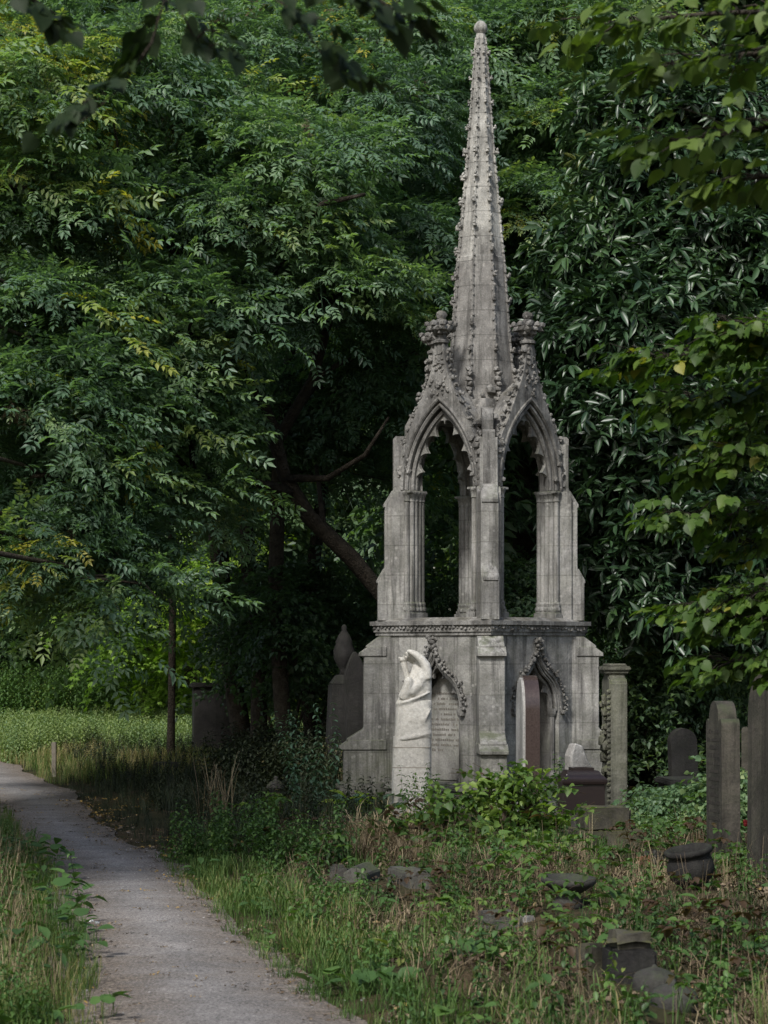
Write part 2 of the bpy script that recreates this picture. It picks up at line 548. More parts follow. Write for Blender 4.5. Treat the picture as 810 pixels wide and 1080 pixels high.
for k in range(4):
    F = face_M(k)
    bm = bmesh.new()
    og = ogee(.36, 1.06, 1.66)
    # hood moulding, crockets and finial of the niche
    for off, d, r in ((.03, .766, .019), (-.01, .735, .018), (-.035, .69, .018)):
        o2 = ogee(.36 + off, 1.06, 1.66 + off * 1.6, 10)
        add_tube(bm, [F @ Vector((u, d, z)) for u, z in o2], r, 6)
    for u, z, nu, nz in walk(ogee(.40, 1.06, 1.72), .062):
        p = F @ Vector((u + nu * .035, .79, z + nz * .035))
        add_lump(bm, p, random.uniform(.014, .027)); add_lump(bm, p + Vector((random.uniform(-.03, .03), random.uniform(-.02, .02), .025)), random.uniform(.011, .020)); add_lump(bm, p + Vector((random.uniform(-.03, .03), random.uniform(-.02, .02), -.02)), random.uniform(.011, .018))
    for i in range(26):
        w = random.uniform(0, 6.28); rr = random.uniform(.01, .072)
        add_lump(bm, F @ Vector((math.cos(w) * rr, .80 + random.uniform(-.02, .02), 1.765 + math.sin(w) * rr * 1.1)), random.uniform(.014, .028))
    add_lump(bm, F @ Vector((-.40, .785, 1.04)), .035); add_lump(bm, F @ Vector((.40, .785, 1.04)), .035)
    # inner cusped order
    add_slab(bm, [(-.355, 1.07)] + ogee(.355, 1.08, 1.64)[1:-1] + [(.355, 1.07)] + cusped(.30, 1.072, .44, 5, 0.0, .075)[::-1], [], .66, .69, F)
    for s in (-1, 1):
        add_tube(bm, [F @ Vector((s * .325, .70, .34)), F @ Vector((s * .325, .70, 1.02))], .026, 8)
        add_lathe(bm, [(.03, 1.0), (.045, 1.03), (.05, 1.06), (.05, 1.085)], 8, Matrix.Translation(F @ Vector((s * .325, .70, 0))))
        add_lathe(bm, [(.05, .336), (.05, .38), (.032, .42)], 8, Matrix.Translation(F @ Vector((s * .325, .70, 0))))
    obj('niche_carving', bm, M['carved'], mon)
    bm = bmesh.new()
    add_slab(bm, [(-.285, .345), (.285, .345)] + [(u, z) for u, z in lancet(.285, 1.08, .37)[::-1]], [], .475, .525, F)
    tb = obj('tablet', bm, M['tablet'], mon)
    if k in (-1, 3):
        bm = bmesh.new()
        z = 1.23
        widths = [.30, .28, .40, .44, .2, .48, .46, .46, .42, .44, .47, .16]
        for i, wd in enumerate(widths):
            u = -wd / 2 if i != 11 else -.22
            end = u + wd
            while u < end:
                gw = random.choice((.012, .016, .02))
                if random.random() > .17:
                    for j in range(2):
                        x0 = u + j * gw * .55
                        hgt = .026 if random.random() < .3 else .018
                        add_box(bm, (x0, .524, z), (x0 + .006, .5285, z + hgt), F)
                    add_box(bm, (u, .5242, z + random.choice((0.002, .010, .016))), (u + gw * .7, .5283, z + random.choice((.021,)) - .001), F) if random.random() < .35 else None
                u += gw + .007
            z -= .0535
        obj('inscription', bm, M['letter'], tb)

# cornice with a carved frieze
bm = bmesh.new()
add_prism(bm, sq(.785), 1.845, 1.885, S45)
add_prism(bm, sq(.80), 1.88, 1.955, S45)
add_prism(bm, sq(.828), 1.95, 1.992, S45)
add_prism(bm, sq(.80), 1.99, 2.03, S45, .9)
for k in range(4):
    F = face_M(k)
    for i in range(31):
        u = -.78 + i * .052
        add_lump(bm, F @ Vector((u, .803, 1.918 + random.uniform(-.012, .012))), random.uniform(.014, .024), 1, (1, 1, 1), .3)
obj('cornice', bm, M['carved'], mon)

# arcade storey
AH, AZ, AR = .46, 3.35, .87
for k in range(4):
    F = face_M(k)
    bm = bmesh.new()
    arc = lancet(AH, AZ, AR)
    outl = [(-.635, 2.0), (-AH, 2.0)] + arc + [(AH, 2.0), (.635, 2.0), (.635, 3.62), (.50, 3.80), (.36, 4.08), (.2, 4.34), (0, 4.48), (-.2, 4.34), (-.36, 4.08), (-.50, 3.80), (-.635, 3.62)]
    add_slab(bm, outl, [], .432, .648, F)
    obj('arch_wall', bm, M['carved'], mon)
    bm = bmesh.new()
    g = [(.55, 3.34), (.545, 3.66), (.47, 3.90), (.36, 4.08), (.27, 4.25), (.19, 4.40), (.125, 4.54), (.085, 4.68), (.058, 4.86)]
    arc2 = lancet(AH + .035, 3.34, AR + .06)
    gout = [(-u, z) for u, z in g] + g[::-1] + arc2[::-1]
    add_slab(bm, gout, [], .60, .676, F)
    for off, d, r in ((.05, .674, .020), (.005, .650, .024), (-.035, .60, .026), (-.045, .56, .022)):
        add_tube(bm, [F @ Vector((u, d, z)) for u, z in lancet(AH + off, 3.37, AR + off * 1.5 - .02)], r, 6)
    gb = obj('gable', bm, M['carved'], mon)
    bm = bmesh.new()
    for side in (-1, 1):
        gl = [(side * u, z) for u, z in (g[1:] if side > 0 else g[1:])]
        for u, z, nu, nz in walk(gl, .098):
            if side > 0:
                nu, nz = -nu, -nz
            nu = abs(nu) * side
            nz = abs(nz)
            for j in range(4):
                add_lump(bm, F @ Vector((u + nu * (.008 + .014 * j) + random.uniform(-.016, .016), .638 + random.uniform(-.03, .03), z + nz * .02 + random.uniform(-.02, .03))), random.uniform(.013, .027), 1, (1, 1, 1), .35)
    for i in range(34):
        z = random.uniform(4.33, 4.82); hw_ = float(np.interp(z, [b for a, b in g], [a for a, b in g])) * .7
        add_lump(bm, F @ Vector((random.uniform(-hw_, hw_), .676, z)), random.uniform(.015, .028), 1, (1, 1, 1), .35)
    # carved spandrel leaves beside the gable
    for side in (-1, 1):
        for i in range(16):
            add_lump(bm, F @ Vector((side * random.uniform(.44, .57), .655 + random.uniform(0, .02), random.uniform(3.42, 3.88))), random.uniform(.02, .04), 1, (1, 1, 1), .35)
    obj('crocketing', bm, M['carved'], gb)
    # finial
    bm = bmesh.new()
    T0 = Matrix.Translation(F @ Vector((0, .636, 0)))
    add_lathe(bm, [(.06, 4.66), (.052, 4.84), (.05, 4.86), (.082, 4.872), (.085, 4.895), (.055, 4.91), (.045, 4.97), (.06, 5.02)], 10, T0)
    for j in range(8):
        w = j * math.pi / 4
        rr = .115 if j % 2 == 0 else .095
        c = T0 @ Vector((math.cos(w) * rr, math.sin(w) * rr, 5.02))
        add_lump(bm, c, .05, 1, (1, 1, .8), .3)
        add_lump(bm, c + Vector((math.cos(w) * .03, math.sin(w) * .03, .045)), .036, 1, (1, 1, 1), .3)
        add_lump(bm, T0 @ Vector((math.cos(w + .4) * .06, math.sin(w + .4) * .06, 4.985)), .04, 1, (1, 1, 1), .3)
    add_lump(bm, T0 @ Vector((0, 0, 5.08)), .07, 2, (1, 1, .8), .12)
    add_lump(bm, T0 @ Vector((0, 0, 5.155)), .058, 2, (1, 1, .9), .12)
    obj('finial', bm, M['carved'], gb)
    # cusped tracery inside the arch
    bm = bmesh.new()
    out = lancet(AH - .01, AZ, AR - .015)
    add_slab(bm, out + cusped(AH - .05, AZ, AR - .10, 8, 0.0, .085)[::-1], [], .545, .585, F)
    obj('tracery', bm, M['stone'], mon)
    # jamb shafts with bases and capitals
    for s in (-1, 1):
        bm = bmesh.new()
        for u, d, r in ((.457, .655, .027), (.437, .606, .031), (.437, .550, .031), (.437, .494, .031), (.432, .446, .028)):
            c = F @ Vector((s * u, d, 0))
            Tm = Matrix.Translation(c)
            add_lathe(bm, [(r, 2.16), (r * .97, 3.27)], 10, Tm)
            add_lathe(bm, [(r * 1.6, 2.10), (r * 1.65, 2.13), (r * 1.25, 2.15), (r * 1.45, 2.175), (r * 1.05, 2.20)], 10, Tm)
            add_lathe(bm, [(r * 1.05, 3.245), (r * 1.25, 3.255), (r * 1.05, 3.265), (r * 1.15, 3.29), (r * 1.55, 3.325), (r * 1.7, 3.33), (r * 1.7, 3.358)], 10, Tm)
        lo, hi = sorted((s * .385, s * .50))
        add_box(bm, (lo, .405, 1.995), (hi, .70, 2.085), F)
        add_box(bm, (lo + .012, .417, 2.08), (hi - .015, .688, 2.115), F)
        add_box(bm, (lo + .006, .41, 3.335), (hi - .0, .695, 3.362), F)
        bevel_sharp(bm, .006, 1, 60)
        obj('column', bm, M['stone'], mon, autosmooth=40)

for k in range(4):
    C = corner_M(k)
    bm = bmesh.new()
    add_slab(bm, [(.77, 2.0), (1.088, 2.0), (1.088, 2.40), (1.075, 2.43), (1.02, 2.55), (1.015, 2.58), (1.015, 3.20), (1.0, 3.235), (.93, 3.37), (.92, 3.40), (.92, 3.86), (.77, 3.86)], [], -.092, .092, C)
    add_slab(bm, [(.76, 1.998), (.952, 1.998), (.952, 3.30), (.90, 3.36), (.76, 3.36)], [], -.122, .122, C)
    add_slab(bm, [(.95, 2.395), (1.10, 2.395), (1.10, 2.425), (1.03, 2.55), (.95, 2.55)], [], -.078, .078, C)
    add_slab(bm, [(.93, 3.19), (1.028, 3.19), (1.028, 3.225), (.94, 3.37), (.9, 3.37)], [], -.085, .085, C)
    bevel_sharp(bm, .006)
    pr = obj('pier', bm, M['stone'], mon)
    bm = bmesh.new()
    add_slab(bm, [(.62, 3.34), (.925, 3.34), (.925, 3.915), (.90, 3.94), (.62, 3.94)], [], -.062, .062, C)
    add_slab(bm, [(.62, 3.84), (.80, 3.84), (.80, 4.05), (.74, 4.16), (.62, 4.2)], [], -.055, .055, C)
    for s in (-1, 1):
        for i in range(12):
            add_lump(bm, C @ Vector((random.uniform(.70, .82), s * (.10 + random.uniform(-.01, .02)), random.uniform(3.40, 3.84))), random.uniform(.02, .036), 1, (1, 1, 1), .35)
    for i in range(14):
        add_lump(bm, C @ Vector((random.uniform(.55, .72), random.uniform(-.12, .12), random.uniform(3.86, 4.16))), random.uniform(.03, .05), 1, (1, 1, 1), .35)
    obj('pinnacle', bm, M['carved'], pr)

# vault under the spire
bm = bmesh.new()
add_prism(bm, sq(.46), 4.08, 4.30, S45, .8)
obj('vault', bm, M['carved'], mon)

# spire
SP = [(4.10, .365), (4.55, .33), (4.95, .292), (5.40, .262), (5.815, .238), (5.83, .230), (6.30, .188), (6.86, .140), (7.30, .108), (7.70, .080), (8.19, .047)]
K = 1 / .924
bm = bmesh.new()
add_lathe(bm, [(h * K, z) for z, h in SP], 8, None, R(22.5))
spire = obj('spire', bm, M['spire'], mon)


def sp_r(z):
    return float(np.interp(z, [a for a, b in SP], [b for a, b in SP])) * K


for j in range(8):
    w = R(22.5 + 45 * j)
    bm = bmesh.new()
    e = Vector((math.cos(w), math.sin(w), 0)); tn = Vector((-math.sin(w), math.cos(w), 0))
    z = 4.2
    add_tube(bm, [e * (sp_r(zz) + .002) + Vector((0, 0, zz)) for zz in np.linspace(4.15, 8.15, 24)], [.016 * (1 - .5 * i / 23) for i in range(24)], 5)
    i = 0
    while z < 8.1:
        f = 1.0 if z < 7 else .75
        p = e * (sp_r(z) + .008) + Vector((0, 0, z)) + tn * (.010 if i % 2 else -.010)
        add_lump(bm, p, random.uniform(.011, .017) * f, 1, (1, 1, 1.3), .3)
        if i % 5 == 2 and random.random() < .85:
            add_lump(bm, p + e * .022 * f, .029 * f, 1, (1, 1, .8), .3)
            add_lump(bm, p + e * .034 * f + Vector((0, 0, .026 * f)), .019 * f, 1, (1, 1, 1), .3)
        if z < 4.66:
            add_lump(bm, p + e * .022, .042, 1, (1, 1, .75), .3)
        z += .0525; i += 1
    obj('crocket_ridge', bm, M['spire'] if True else None, spire)
bm = bmesh.new()
# foliage carved round the foot of the spire
for i in range(70):
    w = random.uniform(0, 6.28); z = random.uniform(4.12, 4.42)
    rr = sp_r(z) * .93 + random.uniform(.0, .10)
    add_lump(bm, (math.cos(w) * rr, math.sin(w) * rr, z), random.uniform(.03, .06), 1, (1, 1, 1), .35)
obj('carved_foliage', bm, M['carved'], spire)
bm = bmesh.new()
add_lathe(bm, [(.044, 8.17), (.042, 8.20), (.066, 8.215), (.074, 8.245), (.066, 8.285), (.04, 8.318), (.012, 8.33)], 12)
obj('spire_finial', bm, M['spire'], mon, smooth=True)

# ------------------------------------------------------------------ carved marble hand
HYY = 24.5
hand = empty('hand_sculpture', 'pale marble sculpture of an upright sleeved arm with a cupped hand', 'sculpture', (gx(434, HYY), HYY, 0))


def loft(bm, secs, n=20):
    """secs: (z, xl, xr, yhalf, power)"""
    rings = []
    for z, xl, xr, yh, pw in secs:
        ring = []
        for k in range(n):
            w = 2 * math.pi * k / n
            c, s = math.cos(w), math.sin(w)
            x = (xl + xr) / 2 + (xr - xl) / 2 * math.copysign(abs(c) ** pw, c)
            y = yh * math.copysign(abs(s) ** pw, s)
            ring.append(bm.verts.new((x, y, z)))
        rings.append(ring)
    for i in range(len(rings) - 1):
        for k in range(n):
            bm.faces.new((rings[i][k], rings[i][(k + 1) % n], rings[i + 1][(k + 1) % n], rings[i + 1][k]))
    bm.faces.new(rings[0][::-1]); bm.faces.new(rings[-1])


bm = bmesh.new()
loft(bm, [(-.1, -.20, .198, .16, .5), (.0, -.20, .198, .16, .5), (.42, -.195, .198, .155, .5), (.70, -.187, .198, .15, .55), (.835, -.18, .198, .145, .6)], 28)
obj('arm_block', bm, M['marble'], hand, autosmooth=50)
bm = bmesh.new()
for z in (.525, .725):
    loft(bm, [(z, -.1935 + (z - .525) * .03, .1995, .1545 - (z - .525) * .02, .5), (z + .008, -.1935 + (z - .525) * .03, .1995, .1545 - (z - .525) * .02, .5)], 28)
obj('block_seam', bm, M['seam'], hand)
bm = bmesh.new()
# sleeve: a flared cuff above the block, another at the wrist, both dipping towards the near left
loft(bm, [(.80, -.165, .21, .14, .65), (.86, -.168, .21, .15, .65), (1.0, -.16, .21, .145, .7), (1.12, -.155, .21, .14, .7), (1.2, -.15, .21, .12, .75)], 28)
for (z0, z1, r, xl) in ((.80, .875, .022, -.16), (1.155, 1.285, .018, -.15)):
    ring = []
    for i in range(29):
        w = 2 * math.pi * i / 28
        x = .02 + (.178 if z0 < 1 else .165) * math.copysign(abs(math.cos(w)) ** .7, math.cos(w))
        ring.append((x, .145 * math.copysign(abs(math.sin(w)) ** .7, math.sin(w)) * (1 if z0 < 1 else .95), z0 + (z1 - z0) * ((x + .16) / .36) ** 1.3 if x > -.16 else z0))
    add_tube(bm, ring, r, 8, cap=False)
for i in range(5):
    a = random.uniform(-.12, .1)
    add_tube(bm, [(a, -.132, .92), (a + .05, -.142, 1.0), (a + .12, -.13, 1.12)], [.006, .014, .006], 6)
bm = voxel(bm, .014, 5)
for v in bm.verts:
    v.co.x = min(v.co.x, .199)
obj('sleeve', bm, M['marble'], hand, smooth=True)
bm = bmesh.new()
# wrist, broad palm, four unequal fingers bending over to the left, a short thumb in front of the hollow
loft(bm, [(1.10, -.145, .19, .10, .8), (1.18, -.145, .205, .108, .8), (1.25, -.125, .21, .112, .8), (1.31, -.075, .21, .115, .8), (1.37, -.01, .21, .115, .8), (1.44, .05, .21, .112, .8), (1.50, .062, .205, .108, .85)], 28)
for y, c, r, dz in ((-.080, .0, .040, .0), (-.028, .012, .041, .0), (.026, .026, .040, -.02), (.078, .042, .034, -.06)):
    add_tube(bm, [(.155, y, 1.40), (.152, y, 1.48), (.135, y, 1.545 + dz * .4), (.098 - c * .4, y, 1.60 + dz * .7), (.040 - c * .8, y, 1.648 + dz), (-.005 - c, y, 1.672 + dz), (-.034 - c, y, 1.690 + dz)],
             [r * 1.3, r * 1.3, r * 1.22, r * 1.1, r * .92, r * .7, r * .32], 12)
    add_lump(bm, (.142, y, 1.535 + dz * .4), r * 1.25, 2, (1, 1, 1), 0)
add_tube(bm, [(-.07, -.06, 1.22), (-.045, -.095, 1.29), (-.033, -.112, 1.345), (-.030, -.118, 1.395), (-.026, -.116, 1.425)], [.07, .060, .050, .047, .030], 14)
add_tube(bm, [(-.02, -.08, 1.27), (.07, -.075, 1.35), (.13, -.06, 1.46)], [.07, .07, .065], 12)
add_tube(bm, [(.02, .03, 1.36), (.06, .03, 1.46), (.075, .03, 1.55)], [.075, .07, .06], 12)
bm = voxel(bm, .011, 4)
for v in bm.verts:
    v.co.x = min(v.co.x, .1985)
obj('hand', bm, M['marble'], hand, smooth=True)
bm = bmesh.new()
for i in range(7):
    w = i * .9
    add_lump(bm, (-.084 + math.cos(w) * .02, .03 + math.sin(w) * .02, 1.57 + i * .006), .024, 1, (1, 1, 1.2), .2)
add_tube(bm, [(-.02, .02, 1.33), (-.045, .03, 1.42), (-.062, .03, 1.49), (-.078, .03, 1.56)], [.03, .03, .032, .036], 8)
for i in range(5):
    w = i * 1.256
    add_tube(bm, [(-.08, .03, 1.56), (-.085 + math.cos(w) * .03, .03 + math.sin(w) * .03, 1.60), (-.09 + math.cos(w) * .045, .03 + math.sin(w) * .045, 1.625 + .02 * math.cos(w + 1))], [.02, .018, .008], 6)
bm = voxel(bm, .009, 2)
obj('flower_bud', bm, M['marble'], hand, smooth=True)
# ------------------------------------------------------------------ ground, path
def path_edges(Y):
    Y = np.asarray(Y, dtype=float)
    yr = np.array([-12, 0, 5, 9, 11, 12.3, 14.8, 17.2, 19.6, 22, 24.6, 26.6, 28, 29.8, 33, 36, 40, 48])
    xr = np.array([1.4, 1.0, .5, .12, -.04, -.36, -.88, -1.36, -1.68, -2.45, -2.95, -3.3, -3.5, -3.88, -4.75, -5.4, -6.6, -9.5])
    xr = xr - np.interp(yr, [5, 9, 13, 16], [0, .10, .08, 0])
    yl = np.array([-12, 0, 5, 9, 11, 13.8, 16.9, 19.8, 22, 24.6, 26.8, 30, 33, 36, 40, 48])
    xl = np.array([-1.2, -1.1, -1.12, -1.17, -1.20, -1.60, -2.14, -2.66, -3.15, -3.7, -4.15, -5.1, -6.3, -7.3, -8.6, -11.5])
    return np.interp(Y, yl, xl), np.interp(Y, yr, xr)


def smooth01(t):
    t = np.clip(t, 0, 1)
    return t * t * (3 - 2 * t)


def terrain(X, Y):
    X = np.asarray(X, dtype=float); Y = np.asarray(Y, dtype=float)
    l, r = path_edges(Y)
    d = np.maximum(np.maximum(l - X, X - r), 0)
    n = .035 * np.sin(1.3 * X + .7 * Y) + .03 * np.sin(2.1 * X - 1.1 * Y + 1) + .02 * np.sin(4.3 * X + 3.1 * Y)
    far = smooth01((np.hypot(X, Y) - 60) / 60) * 1.5
    dm = np.hypot(X - MX, Y - MY)
    return smooth01((d - .1) / .7) * (.05 + n) * smooth01((dm - 1.3) / 1.2) + far


def tz(x, y):
    return float(terrain(x, y))


def axis(lo, hi, fine_lo, fine_hi, fine, coarse):
    return np.concatenate([np.arange(lo, fine_lo, coarse), np.arange(fine_lo, fine_hi, fine), np.arange(fine_hi, hi + coarse, coarse)])


gxs = axis(-160, 160, -9, 8, .2, 4)
gys = axis(-30, 260, 4, 44, .25, 4)
XX, YY = np.meshgrid(gxs, gys)
ZZ = terrain(XX, YY)
V = np.stack([XX.ravel(), YY.ravel(), ZZ.ravel()], 1)
nx, ny = len(gxs), len(gys)
ii = (np.arange(ny - 1)[:, None] * nx + np.arange(nx - 1)[None]).ravel()
T = np.concatenate([np.stack([ii, ii + 1, ii + nx + 1], 1), np.stack([ii, ii + nx + 1, ii + nx], 1)])


def ground_mat():
    t = NT('woodland_soil')
    tc = t.n('ShaderNodeTexCoord').outputs['Object']
    a = t.noise(tc, 1.1, 5, .65)
    col = t.ramp(a, [(.3, (.028, .032, .014)), (.48, (.045, .042, .02)), (.62, (.085, .062, .036))])
    f = t.noise(tc, 38, 4, .75)
    col = t.mix(.7, col, t.ramp(f, [(.3, .15), (.5, .5), (.72, .85)]), 'OVERLAY')
    return t.done(t.principled(col, .95, .1, t.bump(f, .8, .04)))


def path_mat():
    t = NT('worn_path_grit')
    tc = t.n('ShaderNodeTexCoord').outputs['Object']
    big = t.noise(tc, .9, 4, .6)
    col = t.ramp(big, [(.34, (.145, .137, .131)), (.62, (.235, .220, .209))])
    stn = t.noise(t.mapping(tc, (1.0, 1.0, 1)), 3.0, 6, .7, .5)
    col = t.mix(.5, col, t.ramp(stn, [(.36, .30), (.5, .5), (.64, .62)]), 'OVERLAY')
    # brown litter and soil gathering towards the edges
    ed = t.n('ShaderNodeAttribute', attribute_name='tint').outputs['Fac']
    sm = t.noise(t.mapping(tc, (1, 1.6, 1)), 2.6, 6, .72)
    ef = t.ramp(t.math('ADD', t.math('MULTIPLY', ed, .62), t.math('MULTIPLY', sm, .62)), [(.42, 0.0), (.80, 1.0)])
    lit = t.ramp(t.noise(tc, 30, 4, .8), [(.36, (.05, .039, .030)), (.5, (.125, .100, .078)), (.68, (.26, .215, .165))])
    col = t.mix(t.math('MULTIPLY', ef, .85), col, lit)
    f = t.noise(tc, 70, 3, .85)
    col = t.mix(.9, col, t.ramp(f, [(.34, .12), (.5, .5), (.66, .92)]), 'OVERLAY')
    vo = t.n('ShaderNodeTexVoronoi'); vo.inputs['Scale'].default_value = 42
    t.l(tc, vo.inputs['Vector'])
    st = t.math('MULTIPLY', t.ramp(vo.outputs['Distance'], [(.12, 1.0), (.2, 0.0)]), t.ramp(t.noise(tc, 17, 2), [(.56, 0.0), (.6, 1.0)]))
    col = t.mix(t.math('MULTIPLY', st, .6), col, (.42, .39, .36))
    return t.done(t.principled(col, .93, .2, t.bump(f, .6, .012)))


M['soil'] = ground_mat()
M['path'] = path_mat()
g = np_mesh('ground', V, T, M['soil'], smooth=True)
tag(g, kind='structure')

ps = np.arange(-12, 48, .2)
l, r = path_edges(ps)
wl = np.array([.05 * math.sin(y * 2.3) + .02 * math.sin(y * 4.1 + 1) for y in ps]); wr = np.array([.05 * math.sin(y * 1.9 + 2) + .02 * math.sin(y * 4.7) for y in ps])
cols = 17
PV, PT, PA = [], [], []
for i, y in enumerate(ps):
    for j in range(cols):
        f = j / (cols - 1)
        x = (l[i] + wl[i] - .22) * (1 - f) + (r[i] + wr[i] + .07) * f
        PV.append((x, y, tz(x, y) + .014 + .02 * (1 - (2 * f - 1) ** 2)))
        PA.append(min(1.3, max(0, 1 - min(x - l[i], r[i] - x) / .55)) * .8)
for i in range(len(ps) - 1):
    for j in range(cols - 1):
        a = i * cols + j
        PT += [(a, a + 1, a + cols + 1), (a, a + cols + 1, a + cols)]
p = np_mesh('path', np.array(PV), np.array(PT), M['path'], tint=np.array(PA), smooth=True)
tag(p, kind='structure')

# ------------------------------------------------------------------ gravestones and fragments


def headstone_outline(hw, h, kind, n=10):
    if kind == 'round':
        return [(-hw, -.15), (hw, -.15)] + [(hw * math.cos(math.pi * i / (2 * n)), h - hw + hw * math.sin(math.pi * i / (2 * n))) for i in range(2 * n + 1)]
    if kind == 'shoulder':      # rounded shoulders with a raised round middle
        s = h - .14
        r = hw * .2
        o = [(-hw, -.15), (hw, -.15)]
        o += [(hw - r + r * math.cos(math.pi / 2 * i / 6), s - r + r * math.sin(math.pi / 2 * i / 6)) for i in range(7)]
        c = hw * .62
        o += [(c * math.cos(math.pi * i / 16), s - .02 + (h - s + .02) * math.sin(math.pi * i / 16)) for i in range(17)]
        o += [(-u, z) for u, z in o[8:1:-1]]
        return o
    if kind == 'point':
        return [(-hw, -.15), (hw, -.15), (hw, h * .82)] + qb((hw, h * .82), (hw * .55, h * .95), (0, h), 6)[1:] + [(0, h)] + [(-u, z) for u, z in qb((hw, h * .82), (hw * .55, h * .95), (0, h), 6)[1:]][::-1] + [(-hw, h * .82)]
    return [(-hw, -.15), (hw, -.15), (hw, h), (-hw, h)]


IDM = Matrix.Identity(4)


def headstone(name, label, loc, yaw, hw, h, th, kind, mat, lean=(0, 0), group=None, rows=0, bev=.014, name_part='slab'):
    root = empty(name, label, 'gravestone', loc, yaw, group)
    root.rotation_euler = (lean[0], lean[1], yaw)
    bm = bmesh.new()
    add_slab(bm, headstone_outline(hw, h, kind), [], -th / 2, th / 2, IDM)
    bevel_sharp(bm, bev, 2, 40)
    sl = obj(name_part, bm, mat, root, autosmooth=35)
    if rows:
        bm = bmesh.new()
        z = h * .80
        for i in range(rows):
            wd = random.uniform(.5, .85) * hw * 2
            u = -wd / 2
            while u < wd / 2:
                gw = random.choice((.016, .022, .026))
                if random.random() > .15:
                    add_box(bm, (u, -th / 2 - .003, z), (u + gw * .8, -th / 2 + .004, z + random.choice((.022, .03))))
                u += gw + .01
            z -= .062
        obj('inscription', bm, M['cut'], root)
    return root


def block(bm, lo, hi, bev=.02, amp=.008, freq=7.0, seed=0.0, cuts=3):
    t = bmesh.new()
    add_box(t, lo, hi)
    bevel_sharp(t, bev, 2, 40)
    dice(t, cuts)
    roughen(t, amp, freq, seed)
    m = bpy.data.meshes.new('t'); t.to_mesh(m); t.free(); bm.from_mesh(m); bpy.data.meshes.remove(m)


# round-topped stone with a polished red edge, seen along its edge in front of the right niche
Y0 = 23.4
pg = empty('headstone', 'round-topped grey headstone seen edge-on with a polished red granite rim', 'gravestone', (gx(556, Y0), Y0, tz(gx(556, Y0), Y0)), R(-87))
bm = bmesh.new(); add_slab(bm, headstone_outline(.30, 1.40, 'round', 12), [], -.075, -.068 + .02, IDM); bevel_sharp(bm, .006)
obj('face_slab', bm, M['palestone'], pg, autosmooth=35)
bm = bmesh.new(); add_slab(bm, headstone_outline(.318, 1.422, 'round', 14), [], -.05, .085, IDM); bevel_sharp(bm, .012, 2)
obj('polished_rim', bm, M['granite'], pg, autosmooth=35)

# dark granite pedestal
Y0 = 22.4
x0 = gx(613, Y0)
pd = empty('granite_pedestal', 'polished dark red granite pedestal block with a moulded top and empty socket', 'pedestal', (x0, Y0, tz(x0, Y0) - .02), R(5))
bm = bmesh.new(); add_box(bm, (-.30, -.30, -.1), (.30, .30, .16)); bevel_sharp(bm, .012, 2); obj('base', bm, M['darkstone'], pd)
bm = bmesh.new(); add_box(bm, (-.27, -.27, .155), (.27, .27, .205)); bevel_sharp(bm, .012, 2); obj('base_slab', bm, M['kerb'], pd)
bm = bmesh.new()
add_prism(bm, sq(.188), .20, .48, None, .97)
obj('die', bm, M['darkgranite'], pd)
bm = bmesh.new()
add_lathe(bm, [(.20 * 1.414, .475), (.205 * 1.414, .50), (.205 * 1.414, .525), (.185 * 1.414, .545), (.155 * 1.414, .565), (.15 * 1.414, .59), (.13 * 1.414, .60)], 4, None, R(45))
bevel_sharp(bm, .006, 2)
obj('moulded_cap', bm, M['darkgranite'], pd)
bm = bmesh.new(); add_slab(bm, sq(.10), [sq(.062)], .598, .625, Matrix(((1, 0, 0, 0), (0, 0, 1, 0), (0, 1, 0, 0), (0, 0, 0, 1))))
obj('socket', bm, M['darkgranite'], pd)

# small broken grey stone behind it
Y0 = 23.2; x0 = gx(610, Y0)
br = empty('broken_stone', 'small broken pale stone standing behind the dark granite pedestal', 'stone', (x0, Y0, tz(x0, Y0)), R(24))
bm = bmesh.new()
add_slab(bm, [(-.12, -.1), (.13, -.1), (.125, .58), (.06, .66), (.02, .79), (-.07, .82), (-.11, .70)], [], -.07, .07, IDM)
bevel_sharp(bm, .012); dice(bm, 2); roughen(bm, .01, 9)
obj('slab', bm, M['palestone'], br)

# pillar-like headstone with a cap and carved beading, right of the monument
Y0 = 24.0; x0 = gx(648, Y0)
pl = empty('pillar_headstone', 'tall narrow mossy headstone seen edge-on with a square cap and carved beaded edge', 'gravestone', (x0, Y0, tz(x0, Y0)), R(-88))
bm = bmesh.new()
add_slab(bm, [(-.30, -.15), (.30, -.15), (.30, 1.32), (.26, 1.36), (.17, 1.37), (.16, 1.42), (-.16, 1.42), (-.17, 1.37), (-.26, 1.36), (-.30, 1.32)], [], -.085, .085, IDM)
bevel_sharp(bm, .012, 2)
ps_ = obj('slab', bm, M['greyhead'], pl, autosmooth=35)
bm = bmesh.new()
add_box(bm, (-.19, -.12, 1.40), (.19, .12, 1.435)); add_box(bm, (-.21, -.135, 1.43), (.21, .135, 1.475)); add_box(bm, (-.17, -.10, 1.47), (.17, .10, 1.50))
bevel_sharp(bm, .012, 2)
obj('cap', bm, M['greyhead'], pl)
bm = bmesh.new()
for i in range(22):
    add_lump(bm, (.285, -.092, .12 + i * .053), .022, 1)
for z, r in ((1.12, .06), (1.0, .05), (.72, .075), (.62, .06), (.45, .045), (.85, .045), (.3, .06)):
    for j in range(4):
        add_lump(bm, (random.uniform(-.2, .18), -.10, z + random.uniform(-.05, .05)), r * random.uniform(.6, 1), 1, (1, .8, 1), .3)
obj('carved_relief', bm, M['greyhead'], pl)

